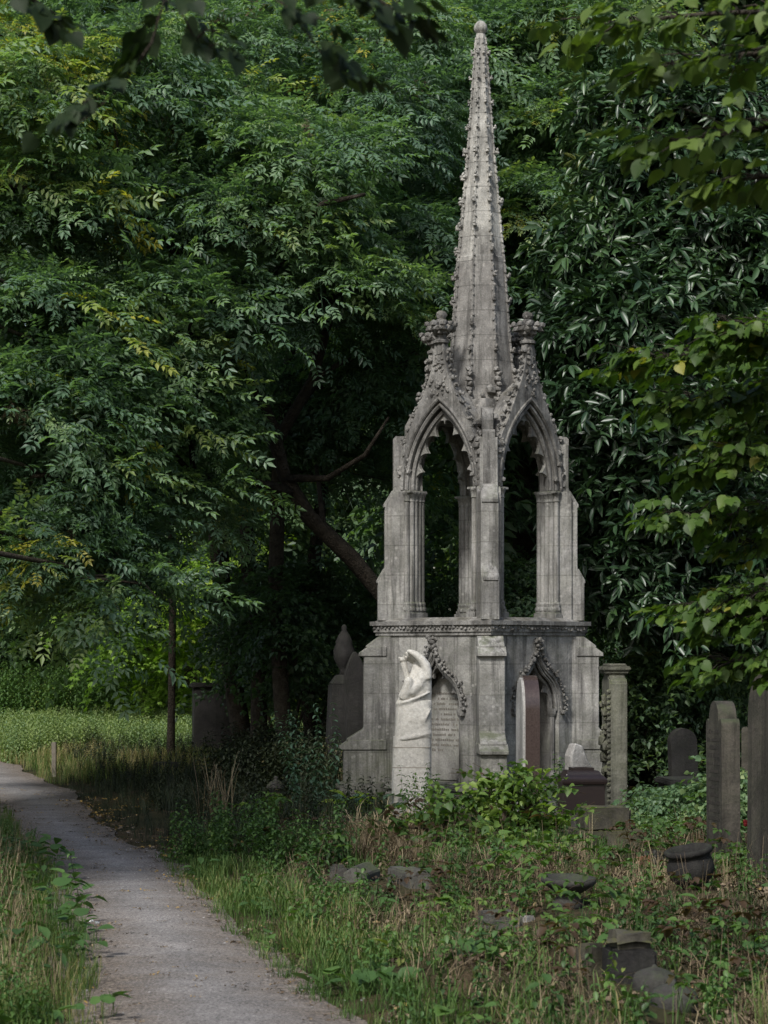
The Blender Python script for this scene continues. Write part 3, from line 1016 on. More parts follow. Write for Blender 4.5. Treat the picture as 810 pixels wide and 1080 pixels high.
# mossy stone block on a wider one
Y0 = 20.8; x0 = gx(637, Y0)
ms = empty('mossy_block', 'squat mossy stone block standing on a wider half buried block', 'stone', (x0, Y0, tz(x0, Y0) - .03), R(8))
bm = bmesh.new(); block(bm, (-.29, -.26, -.1), (.29, .26, .17), .02, .014, 6, 1, 5); obj('lower_block', bm, M['mossy'], ms)
bm = bmesh.new(); block(bm, (-.205, -.19, .16), (.20, .19, .355), .02, .014, 6, 4, 5); obj('upper_block', bm, M['mossy'], ms)

# leaning shouldered headstone at the right
Y0 = 19.4; x0 = gx(763, Y0)
headstone('headstone', 'brown shouldered headstone with worn lettering, leaning among bright leaves', (x0, Y0, tz(x0, Y0)), R(-86), .30, 1.28, .145, 'shoulder', M['headstone'], (R(0), R(-1.5)), rows=12)
# the one at the frame's edge
Y0 = 17.4; x0 = gx(812, Y0)
headstone('headstone', 'tall brown round-topped headstone cut off by the right edge of the photo', (x0, Y0, tz(x0, Y0)), R(-80), .30, 1.46, .14, 'round', M['headstone'], (0, R(1)))
Y0 = 24.6; x0 = gx(801, Y0)
headstone('headstone', 'small shaded headstone standing between the two brown headstones, further back', (x0, Y0, tz(x0, Y0)), R(-20), .17, 1.02, .12, 'shoulder', M['headstone'])
Y0 = 27.0; x0 = gx(722, Y0)
headstone('headstone', 'nearly black upright headstone in deep shade behind the low dark tomb', (x0, Y0, tz(x0, Y0)), R(12), .15, .84, .13, 'round', M['black_or_shade_stone'], (R(2), R(-3)))
# low dark chest tomb
Y0 = 25.2; x0 = gx(722, Y0)
ct = empty('chest_tomb', 'low dark flat-topped tomb in shade behind the leafy plants', 'tomb', (x0, Y0, tz(x0, Y0)), R(6))
bm = bmesh.new(); add_box(bm, (-.20, -.35, -.1), (.20, .35, .30)); bevel_sharp(bm, .015); obj('chest', bm, M['black_or_shade_stone'], ct)
bm = bmesh.new(); add_box(bm, (-.23, -.40, .295), (.23, .40, .36)); bevel_sharp(bm, .015, 2); obj('lid', bm, M['black_or_shade_stone'], ct)

# fallen urn
Y0 = 16.4; x0 = gx(731, Y0)
ur = empty('stone_urn', 'squat dark stone urn with a thick rim tilted in the undergrowth', 'urn', (x0, Y0, tz(x0, Y0) + .045), 0)
ur.rotation_euler = (R(6), R(-9), 0)
bm = bmesh.new()
add_lathe(bm, [(.075, -.04), (.105, .0), (.140, .04), (.158, .09), (.157, .125), (.148, .155), (.139, .175), (.137, .188), (.143, .198), (.158, .206), (.162, .218), (.160, .232), (.150, .240), (.132, .238), (.118, .20), (.10, .15)], 32)
roughen(bm, .004, 14)
obj('bowl', bm, M['black_or_shade_stone'], ur, smooth=True)
# shallow bowl
Y0 = 15.9; x0 = gx(599, Y0)
bw = empty('stone_bowl', 'shallow dark stone basin on a short stem in front of the bush', 'bowl', (x0, Y0, tz(x0, Y0) + .045), 0)
bw.rotation_euler = (R(3), R(2), 0)
bm = bmesh.new(); add_lathe(bm, [(.10, -.05), (.10, .0), (.075, .04), (.07, .06)], 24); roughen(bm, .004, 12); obj('stem', bm, M['darkstone'], bw, smooth=True)
bm = bmesh.new(); add_lathe(bm, [(.07, .055), (.12, .085), (.165, .115), (.178, .13), (.18, .15), (.172, .162), (.155, .16), (.12, .135), (.06, .12)], 32); roughen(bm, .004, 12); obj('bowl', bm, M['darkstone'], bw, smooth=True)

# flat lump in front of it
def lump_stone(name, label, px, Y, sx, sy, h, mat, yaw=0, dome=False, group=None):
    x = gx(px, Y)
    bm = bmesh.new()
    if dome:
        add_lathe(bm, [(sx, -.08), (sx, .02), (sx * 1.03, .03), (sx * 1.03, .055), (sx * .96, .075), (sx * .86, .075 + h * .35), (sx * .62, .075 + h * .68), (sx * .32, .075 + h * .9), (sx * .14, .075 + h * 1.02), (sx * .09, .075 + h * 1.2), (sx * .03, .075 + h * 1.35)], 28)
        roughen(bm, .004, 12, px)
    else:
        block(bm, (-sx, -sy, -.1), (sx, sy, h), min(sx, h) * .35, .02, 6, px, 5)
    bmesh.ops.recalc_face_normals(bm, faces=bm.faces)
    o = obj(name, bm, mat, None, smooth=dome)
    o.location = (x, Y, tz(x, Y)); o.rotation_euler = (0, 0, yaw)
    return tag(o, label, 'stone', group)


lump_stone('flat_stone', 'flat grey stone lying low just left of the dark basin', 526, 15.1, .125, .12, .085, M['kerb'], R(20))
lump_stone('stone_fragment', 'small pale stone chip lying on brown litter beside the flat grey stone', 556, 15.2, .05, .04, .03, M['palestone'], R(40))
lump_stone('dome_stone', 'dark domed stone finial half sunk at the bottom edge of the photo', 711, 11.3, .108, .1, .045, M['darkstone'], 0, True)
lump_stone('dome_stone', 'dark domed stone finial lying against the moss-topped post', 690, 12.0, .105, .1, .04, M['darkstone'], 0, True)
mp = empty('mossy_post', 'dark square stone post with a thick rounded cap of moss', 'stone post', (gx(664, 12.25), 12.25, tz(gx(664, 12.25), 12.25)), R(9))
bm = bmesh.new(); block(bm, (-.115, -.11, -.1), (.115, .11, .17), .015, .008, 8, 2, 4); obj('post', bm, M['black_or_shade_stone'], mp)
bm = bmesh.new(); block(bm, (-.128, -.122, .160), (.128, .122, .245), .055, .022, 9, 5, 5); obj('moss_cap', bm, M['mossy'], mp)
lump_stone('mossy_stone', 'low mossy stone lump left of the moss-topped post', 623, 12.4, .06, .06, .16, M['mossy'], R(30))

# kerb stones near the path
kb = empty('kerb_stone', 'grey kerb end with a gabled top lying in dry grass', 'kerb', (gx(378, 17.4), 17.4, tz(gx(378, 17.4), 17.4) - .02), R(-14))
bm = bmesh.new(); add_slab(bm, [(-.085, -.1), (.085, -.1), (.085, .085), (0, .145), (-.085, .085)], [], -.12, .30, IDM); bevel_sharp(bm, .01); dice(bm, 2); roughen(bm, .007, 9); obj('kerb_end', bm, M['kerb'], kb)
bm = bmesh.new(); block(bm, (-.22, .02, -.1), (-.08, .16, .10), .012, .006, 8, 3); obj('kerb_rail', bm, M['kerb'], kb)
kb = empty('kerb_stone', 'upright grey kerb post with a pointed top below the marble hand', 'kerb', (gx(440, 16.7), 16.7, tz(gx(440, 16.7), 16.7) - .02), R(16))
bm = bmesh.new(); add_slab(bm, [(-.075, -.1), (.075, -.1), (.075, .10), (.02, .155), (-.03, .15), (-.075, .10)], [], -.10, .12, IDM); bevel_sharp(bm, .01); dice(bm, 2); roughen(bm, .009, 9); obj('kerb_end', bm, M['kerb'], kb)
bm = bmesh.new(); block(bm, (-.05, .10, -.1), (.05, .55, .12), .012, .006, 8, 3); obj('kerb_rail', bm, M['kerb'], kb)
o = lump_stone('kerb_fragment', 'small pale kerb fragment behind the gabled kerb end', 356, 18.3, .06, .05, .10, M['kerb'], R(10))
o = lump_stone('broken_slab', 'pale grey broken slab tipped on rusty soil near the urn', 691, 19.2, .105, .08, .10, M['kerb'], R(35)); o.rotation_euler = (R(14), R(16), R(30))
o = lump_stone('clay_fragment', 'orange-brown clay fragment beside the tipped grey slab', 677, 19.0, .06, .05, .07, plain_mat('orange_clay', (.15, .06, .03), (.24, .11, .055), 12), R(12))

# long low kerb left of the monument
kx = gx(332, 25.6)
bm = bmesh.new(); block(bm, (-.36, -.05, -.1), (.36, .05, .055), .012, .008, 6, 1, 5)
o = obj('grave_kerb', bm, M['kerb']); o.location = (kx, 25.6, tz(kx, 25.6)); o.rotation_euler = (0, R(-2), R(12)); tag(o, 'long low grey grave kerb left of the monument base', 'kerb')
# domed post
kx = gx(291, 26.6)
dp = empty('domed_post', 'short dark post with a grey domed cap and knob beside the path bank', 'post', (kx, 26.6, tz(kx, 26.6)), 0)
bm = bmesh.new(); add_prism(bm, [(math.cos(i * math.pi / 4) * .075, math.sin(i * math.pi / 4) * .075) for i in range(8)], -.1, .16); obj('post', bm, M['darkstone'], dp)
bm = bmesh.new(); add_lathe(bm, [(.10, .155), (.105, .165), (.095, .19), (.065, .225), (.025, .245), (.018, .255), (.026, .268), (.018, .283), (.005, .288)], 20); obj('domed_cap', bm, M['kerb'], dp, smooth=True)

# statue pedestal and leaning slab left of the monument, shade put into their colour
Y0 = 29.4; x0 = gx(363, Y0)
st = empty('urn_monument', 'shaded grey tapering memorial topped by a dark covered urn, left of the big monument', 'monument', (x0, Y0, tz(x0, Y0)), R(10))
bm = bmesh.new(); add_box(bm, (-.26, -.26, -.1), (.26, .26, .26)); add_box(bm, (-.23, -.23, .255), (.23, .23, .34)); bevel_sharp(bm, .015, 2); obj('base', bm, M['black_or_shade_stone'], st)
bm = bmesh.new(); add_prism(bm, sq(.205), .335, 1.22, None, .82); add_prism(bm, sq(.168), 1.215, 1.33, None, .55); bevel_sharp(bm, .012, 2); obj('shaft', bm, M['black_or_shade_stone'], st)
bm = bmesh.new(); add_lathe(bm, [(.07, 1.32), (.05, 1.38), (.08, 1.43), (.125, 1.52), (.13, 1.62), (.10, 1.70), (.105, 1.72), (.07, 1.80), (.03, 1.86), (.035, 1.90), (.01, 1.93)], 20); obj('urn', bm, M['black_or_shade_stone'], st, smooth=True)
Y0 = 28.4; x0 = gx(379, Y0)
headstone('headstone', 'grey pointed headstone in shade tucked against the left buttress of the monument', (x0, Y0, tz(x0, Y0)), R(14), .13, 1.62, .12, 'point', M['black_or_shade_stone'], (0, R(-2)))
# dark box tomb and low stone by the slender tree
Y0 = 36; x0 = gx(226, Y0)
bx = empty('box_tomb', 'dark square memorial block in shade beyond the slender tree', 'tomb', (x0, Y0, tz(x0, Y0)), R(8))
bm = bmesh.new(); add_box(bm, (-.38, -.3, -.1), (.38, .3, .14)); add_box(bm, (-.31, -.25, .135), (.31, .25, 1.1)); bevel_sharp(bm, .015, 2); obj('block', bm, M['black_or_shade_stone'], bx)
bm = bmesh.new(); add_box(bm, (-.35, -.29, 1.095), (.35, .29, 1.17)); bevel_sharp(bm, .02, 2); obj('cap', bm, M['black_or_shade_stone'], bx)
Y0 = 32; x0 = gx(176, Y0)
bm = bmesh.new(); block(bm, (-.16, -.12, -.1), (.16, .12, .24), .02, .012, 6, 1, 4); o = obj('low_stone', bm, M['darkstone']); o.location = (x0, Y0, tz(x0, Y0)); tag(o, 'low dark stone at the foot of the slender tree', 'stone')
# wooden marker post by the path
Y0 = 33.2; x0 = gx(57, Y0)
bm = bmesh.new(); add_box(bm, (-.032, -.032, -.1), (.032, .032, .46)); bevel_sharp(bm, .008); dice(bm, 2); roughen(bm, .006, 8)
o = obj('wooden_post', bm, M['wood']); o.location = (x0, Y0, tz(x0, Y0)); tag(o, 'short grey wooden post at the far bend of the path', 'post')
# ------------------------------------------------------------------ leaf and plant templates: (verts, tris, tint jitter per vertex)
class Tm:
    def __init__(self):
        self.v, self.t, self.j = [], [], []
        self.n = 0

    def add(self, V, T, jit=0.0):
        V = np.asarray(V, float)
        self.v.append(V); self.t.append(np.asarray(T) + self.n); self.j.append(np.full(len(V), jit))
        self.n += len(V)

    def fin(self):
        return np.concatenate(self.v), np.concatenate(self.t), np.concatenate(self.j)


def rot(yaw, pitch=0.0, roll=0.0):
    """x axis turned to yaw, raised by pitch, rolled about itself"""
    cy, sy, cp, sp, cr, sr = math.cos(yaw), math.sin(yaw), math.cos(pitch), math.sin(pitch), math.cos(roll), math.sin(roll)
    Rz = np.array([[cy, -sy, 0], [sy, cy, 0], [0, 0, 1]]); Ry = np.array([[cp, 0, -sp], [0, 1, 0], [sp, 0, cp]]); Rx = np.array([[1, 0, 0], [0, cr, -sr], [0, sr, cr]])
    return Rz @ Ry @ Rx


def rots(yaw, pitch, roll):
    cy, sy, cp, sp, cr, sr = np.cos(yaw), np.sin(yaw), np.cos(pitch), np.sin(pitch), np.cos(roll), np.sin(roll)
    z = np.zeros_like(cy); o = np.ones_like(cy)
    Rz = np.stack([np.stack([cy, -sy, z], -1), np.stack([sy, cy, z], -1), np.stack([z, z, o], -1)], -2)
    Ry = np.stack([np.stack([cp, z, -sp], -1), np.stack([z, o, z], -1), np.stack([sp, z, cp], -1)], -2)
    Rx = np.stack([np.stack([o, z, z], -1), np.stack([z, cr, -sr], -1), np.stack([z, sr, cr], -1)], -2)
    return Rz @ Ry @ Rx


def leaf_diamond(L, W, fold=.25, sag=.15):
    return np.array([(0, 0, 0), (L * .45, W / 2, W * fold), (L, 0, -L * sag), (L * .45, -W / 2, W * fold)]), np.array([(0, 2, 1), (0, 3, 2)])


def leaf_long(L, W, fold=.3, sag=.2):
    """lance-shaped leaf with a midrib fold"""
    V = [(0, 0, 0), (L * .5, 0, -L * sag * .25), (L, 0, -L * sag), (L * .28, W * .42, W * fold), (L * .62, W * .45, W * fold - L * sag * .4), (L * .28, -W * .42, W * fold), (L * .62, -W * .45, W * fold - L * sag * .4)]
    return np.array(V), np.array([(0, 1, 3), (3, 1, 4), (1, 2, 4), (0, 5, 1), (5, 6, 1), (1, 6, 2)])


def leaf_heart(L, W, sag=.15, teeth=True):
    """heart / lime shaped leaf: an outline fan about the midrib, drooping tip"""
    prof = [(0.0, .0), (-.06, .20), (.04, .40), (.25, .52), (.48, .47), (.70, .30), (.88, .11), (1.0, 0)]
    V = [(0.02 * L, 0, 0), (.5 * L, 0, -.03 * L)]
    up = [(x * L, y * W, abs(y) * W * .22 - sag * L * max(0, x) ** 2) for x, y in prof]
    dn = [(x * L, -y * W, abs(y) * W * .22 - sag * L * max(0, x) ** 2) for x, y in prof[1:-1]]
    V = V[:2] + up + dn
    u = list(range(2, 2 + len(up))); d = [2] + list(range(2 + len(up), 2 + len(up) + len(dn))) + [u[-1]]
    T = [(1, u[i], u[i + 1])[::-1] for i in range(len(u) - 1)] + [(1, d[i], d[i + 1]) for i in range(len(d) - 1)]
    return np.array(V), np.array(T)


def leaf_palmate(L):
    """five-lobed maple leaf"""
    V = [(L * .35, 0, 0)]
    for i, (a, r) in enumerate([(-150, .35), (-110, .62), (-85, .38), (-55, .85), (-28, .5), (0, 1.0), (28, .5), (55, .85), (85, .38), (110, .62), (150, .35)]):
        V.append((L * .35 + math.cos(R(a)) * r * L * .65, math.sin(R(a)) * r * L * .65, -.18 * L * r * r))
    T = [(0, i, i + 1) for i in range(1, 11)] + [(0, 11, 1)]
    return np.array(V), np.array(T)


def put(tm, leaf, yaw, pitch, roll, loc, s=1.0, jit=0.0):
    V, T = leaf
    tm.add((V * s) @ rot(yaw, pitch, roll).T + np.asarray(loc), T, jit)


def stem(tm, pts, w):
    """a thin three-sided twig"""
    pts = np.asarray(pts, float)
    n = len(pts)
    V = []
    for i, p in enumerate(pts):
        k = w * (1 - .6 * i / max(1, n - 1))
        V += [p + (0, k, 0), p + (0, -k * .6, k * .8), p + (0, -k * .6, -k * .8)]
    T = []
    for i in range(n - 1):
        for a in range(3):
            b = (a + 1) % 3
            T += [(i * 3 + a, i * 3 + b, i * 3 + 3 + b), (i * 3 + a, i * 3 + 3 + b, i * 3 + 3 + a)]
    tm.add(V, T, -.5)


def pinnate(L, pairs, lw, rnd):
    """one compound ash leaf along +x"""
    tm = Tm()
    sag = rnd.uniform(.05, .4)
    def pt(f): return np.array((L * f, 0, -sag * L * f * f))
    lf = leaf_diamond(lw, lw * .42, .2, .12)
    for i in range(pairs):
        f = .3 + .62 * i / (pairs - 1)
        for s in (-1, 1):
            put(tm, lf, s * R(rnd.uniform(48, 66)), R(rnd.uniform(-22, 6)) - sag * f * .6, rnd.uniform(-.3, .3), pt(f), rnd.uniform(.8, 1.1))
    put(tm, lf, 0, -sag * 1.3, 0, pt(.95), 1.1)
    return tm.fin()


rnd = random.Random(5)
PIN = [pinnate(rnd.uniform(.27, .36), rnd.choice((4, 4, 5)), .098, rnd)[:2] for _ in range(6)]
LDIA = leaf_diamond(.095, .058)
LLONG = leaf_long(.19, .056)
LLIME = leaf_heart(.10, .088)
LMAP = leaf_palmate(.12)


def spray(kind, rnd):
    """a leafy bough end about one metre long, along +x, drooping at the tip"""
    tm = Tm()
    droop = rnd.uniform(.15, .45)
    def ax(f): return np.array((f, .06 * math.sin(f * 5 + droop * 20), .10 * math.sin(f * 3) - droop * f * f))
    twigs = [([ax(f) for f in np.linspace(.0, 1, 6)], 1.0)]
    for i in range(6):
        f = .12 + .14 * i
        s = 1 if i % 2 else -1
        b = ax(f); Lh = (.62 - .42 * f) * rnd.uniform(.8, 1.15); a = s * R(rnd.uniform(35, 62)); dr = rnd.uniform(.1, .5); up = rnd.uniform(-.1, .3)
        twigs.append(([b + np.array((math.cos(a) * Lh * t, math.sin(a) * Lh * t, up * Lh * t - dr * Lh * t * t)) for t in (0, .33, .66, 1)], Lh))
    for pts, Lh in twigs:
        pts = np.array(pts)
        stem(tm, pts, .006)
        d = pts[-1] - pts[-2]
        yaw0 = math.atan2(d[1], d[0])
        def P_(f):
            k = f * (len(pts) - 1); i = min(int(k), len(pts) - 2)
            return pts[i] + (pts[i + 1] - pts[i]) * (k - i)
        if kind == 'ash':
            n = max(3, int(6 * Lh))
            for i in range(n):
                f = .2 + .8 * i / (n - 1); s = 1 if i % 2 else -1
                V, T = PIN[rnd.randrange(6)]
                put(tm, (V, T), yaw0 + (s * R(rnd.uniform(30, 70)) if i < n - 1 else 0), R(rnd.uniform(-28, 30)), R(rnd.uniform(-45, 45)), P_(f), rnd.uniform(.8, 1.15), rnd.uniform(-.12, .12))
        elif kind == 'laurel':
            n = max(3, int(8 * Lh))
            for i in range(n):
                f = .3 + .7 * i / (n - 1)
                for q in range(2 if i < n - 1 else 5):
                    put(tm, LLONG, yaw0 + R(rnd.uniform(-85, 85)), R(rnd.uniform(-55, 40)), R(rnd.uniform(-60, 60)), P_(f), rnd.uniform(.8, 1.2), rnd.uniform(-.2, .2))
        elif kind == 'lime':
            n = max(3, int(9 * Lh))
            for i in range(n):
                f = .15 + .85 * i / (n - 1); s = 1 if i % 2 else -1
                put(tm, LLIME, yaw0 + s * R(rnd.uniform(20, 75)), R(rnd.uniform(-50, -5)), R(rnd.uniform(-30, 30)), P_(f) + np.array((0, 0, -.015)), rnd.uniform(.65, 1.2), rnd.uniform(-.18, .18))
        elif kind == 'maple':
            n = max(3, int(9 * Lh))
            for i in range(n):
                f = .15 + .85 * i / (n - 1)
                for s in (-1, 1):
                    put(tm, LMAP, yaw0 + s * R(rnd.uniform(20, 75)), R(rnd.uniform(-45, 5)), R(rnd.uniform(-30, 30)), P_(f), rnd.uniform(.7, 1.15), rnd.uniform(-.18, .18))
        else:                                                  # small plain leaves
            n = max(4, int(12 * Lh))
            for i in range(n):
                f = .1 + .9 * i / (n - 1)
                for s in (-1, 1):
                    put(tm, LDIA, yaw0 + s * R(rnd.uniform(15, 85)), R(rnd.uniform(-50, 25)), R(rnd.uniform(-40, 40)), P_(f), rnd.uniform(.7, 1.25), rnd.uniform(-.16, .16))
    return tm.fin()


def sprig(rnd, n=4):
    tm = Tm()
    stem(tm, [(0, 0, 0), (.07, .005, 0), (.15, 0, -.02)], .0022)
    for i in range(n):
        f = .04 + .11 * i / (n - 1); s = 1 if i % 2 else -1
        put(tm, LLIME, (s * R(rnd.uniform(25, 75)) if i < n - 1 else 0), R(rnd.uniform(-45, 8)), R(rnd.uniform(-35, 35)), (f, 0, -.01), rnd.uniform(.65, 1.25), rnd.uniform(-.2, .2))
    return tm.fin()


SPR = {k: [spray(k, rnd) for _ in range(4)] for k in ('ash', 'laurel', 'lime', 'maple', 'small')}
def twiglet(rnd):
    tm = Tm()
    Lt = rnd.uniform(.18, .32)
    stem(tm, [(0, 0, 0), (Lt * .5, .01, .02), (Lt, 0, 0)], .0022)
    lf = leaf_long(.075, .05, .2, .25)
    for i in range(7):
        f = .2 + .8 * i / 6; s = 1 if i % 2 else -1
        put(tm, lf, (s * R(rnd.uniform(25, 80)) if i < 6 else 0), R(rnd.uniform(-40, 25)), R(rnd.uniform(-40, 40)), (Lt * f, 0, .01), rnd.uniform(.6, 1.25), rnd.uniform(-.15, .15))
    return tm.fin()


SPR['twiglet'] = [twiglet(rnd) for _ in range(6)]
SPR['sprig'] = [sprig(rnd, 3 + i % 3) for i in range(6)]


def tile(tmpls, Ms, locs, tint, pick=None):
    """stamp the templates at many places into one big array"""
    N = len(locs)
    pick = rng.integers(0, len(tmpls), N) if pick is None else pick
    VV, TT, AA, off = [], [], [], 0
    for k, (v, t, j) in enumerate(tmpls):
        s = np.where(pick == k)[0]
        if not len(s):
            continue
        v2 = np.einsum('nij,vj->nvi', Ms[s], v) + locs[s][:, None, :]
        VV.append(v2.reshape(-1, 3))
        TT.append((t[None] + (off + np.arange(len(s)) * len(v))[:, None, None]).reshape(-1, 3))
        AA.append(np.clip(tint[s][:, None] + j[None], 0, 1).ravel())
        off += len(s) * len(v)
    return np.concatenate(VV), np.concatenate(TT), np.concatenate(AA)


def foliage(lobes, kind, tint0=.45, size=1.0, tvar=.14, inner=.45, yellow=.0, droop=.25):
    """lobes: (centre, (rx, ry, rz), number of sprays, [tint shift])"""
    L, Ms, Ti = [], [], []
    for lb in lobes:
        c, rad, n = np.array(lb[0]), np.array(lb[1]), lb[2]
        sh = lb[3] if len(lb) > 3 else 0.0
        d = rng.normal(size=(n, 3)); d /= np.linalg.norm(d, axis=1)[:, None]
        d[:, 2] = np.where((d[:, 2] < -.45), -d[:, 2], d[:, 2])
        rr = rng.uniform(inner ** 3, 1, n) ** (1 / 3)
        pos = c + d * rad * rr[:, None]
        yaw = np.arctan2(d[:, 1] / rad[1] ** .3, d[:, 0] / rad[0] ** .3) + rng.normal(0, .55, n)
        pitch = .45 * d[:, 2] - droop + rng.normal(0, .25, n)
        sc = rng.uniform(.62, 1.4, n) * size
        m = rots(yaw, pitch, rng.normal(0, .3, n)) * sc[:, None, None]
        L.append(pos - m[:, :, 0] * .35); Ms.append(m)
        t = tint0 + sh + rng.normal(0, tvar, n) + .12 * np.sin(pos[:, 0] * 1.9 + pos[:, 2] * 1.3 + np.sin(pos[:, 2] * 2.1)) * (d[:, 2] * .4 + .8)
        if yellow:
            t = np.where(rng.random(n) < yellow, rng.uniform(.85, 1.0, n), t)
        Ti.append(t)
    return tile(SPR[kind], np.concatenate(Ms), np.concatenate(L), np.concatenate(Ti))


def plobes(rows):
    """lobes given as (px, py, Y, rx in px, rz in px, ry in m, sprays[, tint])"""
    out = []
    for q in rows:
        px, py, Y, rx, rz, ry, n = q[:7]
        out.append((tuple(at(px, py, Y)), (rx * Y / FPX, ry, rz * Y / FPX), n) + tuple(q[7:]))
    return out


def limbs(bm, frm, lobes, r0, sub=3):
    """branches from the trunk into the lobes"""
    for lb in lobes:
        c = Vector(lb[0])
        f = min(frm, key=lambda q: (q - c).length + max(0, q.z - c.z + .5) * 1.5)
        mid = f.lerp(c, .5) + Vector((random.uniform(-.15, .15), random.uniform(-.15, .15), .18 * (c - f).length))
        add_tube(bm, [f, f.lerp(mid, .55) + Vector((0, 0, .03)), mid, mid.lerp(c, .5) + Vector((0, 0, .08)), c], [r0, r0 * .8, r0 * .65, r0 * .45, r0 * .25], 6)
        for i in range(sub):
            d = Vector((random.uniform(-1, 1), random.uniform(-1, 1), random.uniform(-.4, .8)))
            e = c + Vector((d.x * lb[1][0], d.y * lb[1][1], d.z * lb[1][2])) * .85
            m2 = c.lerp(e, .5) + Vector((0, 0, .12))
            add_tube(bm, [mid.lerp(c, .6), m2, e], [r0 * .35, r0 * .22, r0 * .08], 5)


def tree(name, label, trunk, lobes, kind, leafm, barkm, r_limb=.05, group=None, extra=(), sub=3, keys=False, **kw):
    """trunk: list of (world point, radius). One thing: trunk (with its limbs) and crown."""
    base = trunk[0][0]
    root = empty(name, label, 'tree', (0, 0, 0), 0, group)
    root.location = base
    bm = bmesh.new()
    add_tube(bm, [p for p, r in trunk], [r for p, r in trunk], 10, wob=.25)
    for ex in extra:
        add_tube(bm, [p for p, r in ex], [r for p, r in ex], 7, wob=.2)
    if r_limb:
        pts = []
        for (a, _), (b, _) in zip(trunk[:-1], trunk[1:]):
            pts += [a.lerp(b, t) for t in (0, .33, .66, 1)]
        for ex in extra:
            pts += [p for p, r in ex]
        pts = [q for q in pts if q.z > base.z + 1.2] or [trunk[-1][0]]
        limbs(bm, pts, lobes, r_limb, sub)
    for v in bm.verts:
        v.co -= base
    obj('trunk', bm, barkm, root, smooth=True)
    V, T, A = foliage(lobes, kind, **kw)
    np_mesh('crown', V - np.array(base), T, leafm, root, tint=A)
    if keys:
        V, T, A = foliage([(lb[0], lb[1], max(1, lb[2] // 14)) for lb in lobes], 'ash', tint0=.55, size=.2, inner=.8, droop=1.3)
        np_mesh('seed_cluster', V - np.array(base), T, M['litter'], root, tint=A)
    return root


def copy_tree(root, name, label, loc, rz, s, group=None):
    r2 = root.copy(); COL.objects.link(r2)
    r2.name = name
    r2.location = loc; r2.rotation_euler = (0, 0, rz); r2.scale = (s[0], s[0], s[1])
    r2['label'] = label
    if group: r2['group'] = group
    for ch in root.children:
        c = ch.copy(); COL.objects.link(c); c.parent = r2
        c.matrix_parent_inverse = ch.matrix_parent_inverse.copy()
    return r2


def gpt(px, Y, dz=-.15):
    x = gx(px, Y)
    return Vector((x, Y, tz(x, Y) + dz))


def tr(px0, Y0, r0, rows):
    """trunk from the ground at column px0 through rows (px, py, Y, r)"""
    out = [(gpt(px0, Y0), r0 * 1.35), (gpt(px0, Y0, .25), r0)]
    return out + [(at(a, b, c), d) for a, b, c, d in rows]


# ---- the big leaning ash behind the monument
tk = tr(452, 30.6, .15, [(440, 700, 30.6, .13), (412, 640, 30.4, .098), (372, 590, 30.2, .094), (326, 545, 30.0, .09), (300, 500, 30, .086), (287, 450, 29.9, .082), (262, 395, 29.8, .075), (232, 340, 29.6, .075), (200, 270, 29.4, .08), (180, 200, 29.2, .05)])
ex = [[(at(308, 520, 30), .08), (at(285, 512, 29.8), .06), (at(255, 506, 29.4), .05), (at(205, 503, 29), .035)],
      [(at(290, 470, 30), .08), (at(330, 400, 30.2), .065), (at(352, 320, 30.2), .05), (at(370, 240, 30), .03)], [(at(300, 505, 30), .06), (at(345, 505, 29.6), .04), (at(385, 480, 29.4), .03), (at(410, 440, 29.2), .015)], [(at(255, 385, 29.7), .05), (at(200, 355, 28.6), .035), (at(150, 340, 28.0), .025), (at(95, 345, 27.6), .012)], [(at(215, 300, 29.4), .05), (at(160, 240, 28.4), .035), (at(130, 190, 27.8), .02), (at(120, 130, 27.4), .012)],
      [(at(240, 352, 29.6), .06), (at(300, 270, 28.6), .045), (at(340, 215, 28), .035), (at(385, 205, 27.8), .02)]]
tree('ash_tree', 'large ash tree with a dark leaning trunk arching over from behind the monument', tk, plobes([
    (300, 170, 29, 95, 60, 1.0, 64), (200, 130, 29.6, 90, 60, 1.0, 57, .05), (385, 130, 31, 80, 70, 1.2, 64, -.05), (250, 235, 28.8, 100, 50, 1.0, 72), (350, 310, 29.4, 80, 42, 1.0, 54),
    (180, 330, 28.6, 90, 55, 1.0, 64), (400, 270, 31, 70, 60, 1.2, 57, -.08), (110, 230, 29.5, 80, 60, 1, 57, .08), (165, 400, 28.6, 62, 45, .9, 43), (360, 420, 32, 80, 55, 1.0, 50, .05),
    (150, 450, 28.6, 80, 50, .9, 54), (420, 400, 31.5, 50, 60, 1.0, 39, -.05), (165, 530, 28.8, 80, 42, .9, 43, -.05), (330, 510, 32.8, 100, 60, 1.1, 43, .02), (260, 470, 32.4, 80, 60, 1, 32, .02), (250, 60, 31, 120, 60, 1.3, 64), (395, 40, 32, 90, 60, 1.2, 50)]),
    'ash', M['ash_leaf'], M['bark'], .04, extra=ex, sub=8, keys=True, tint0=.45, yellow=.012, size=.85)

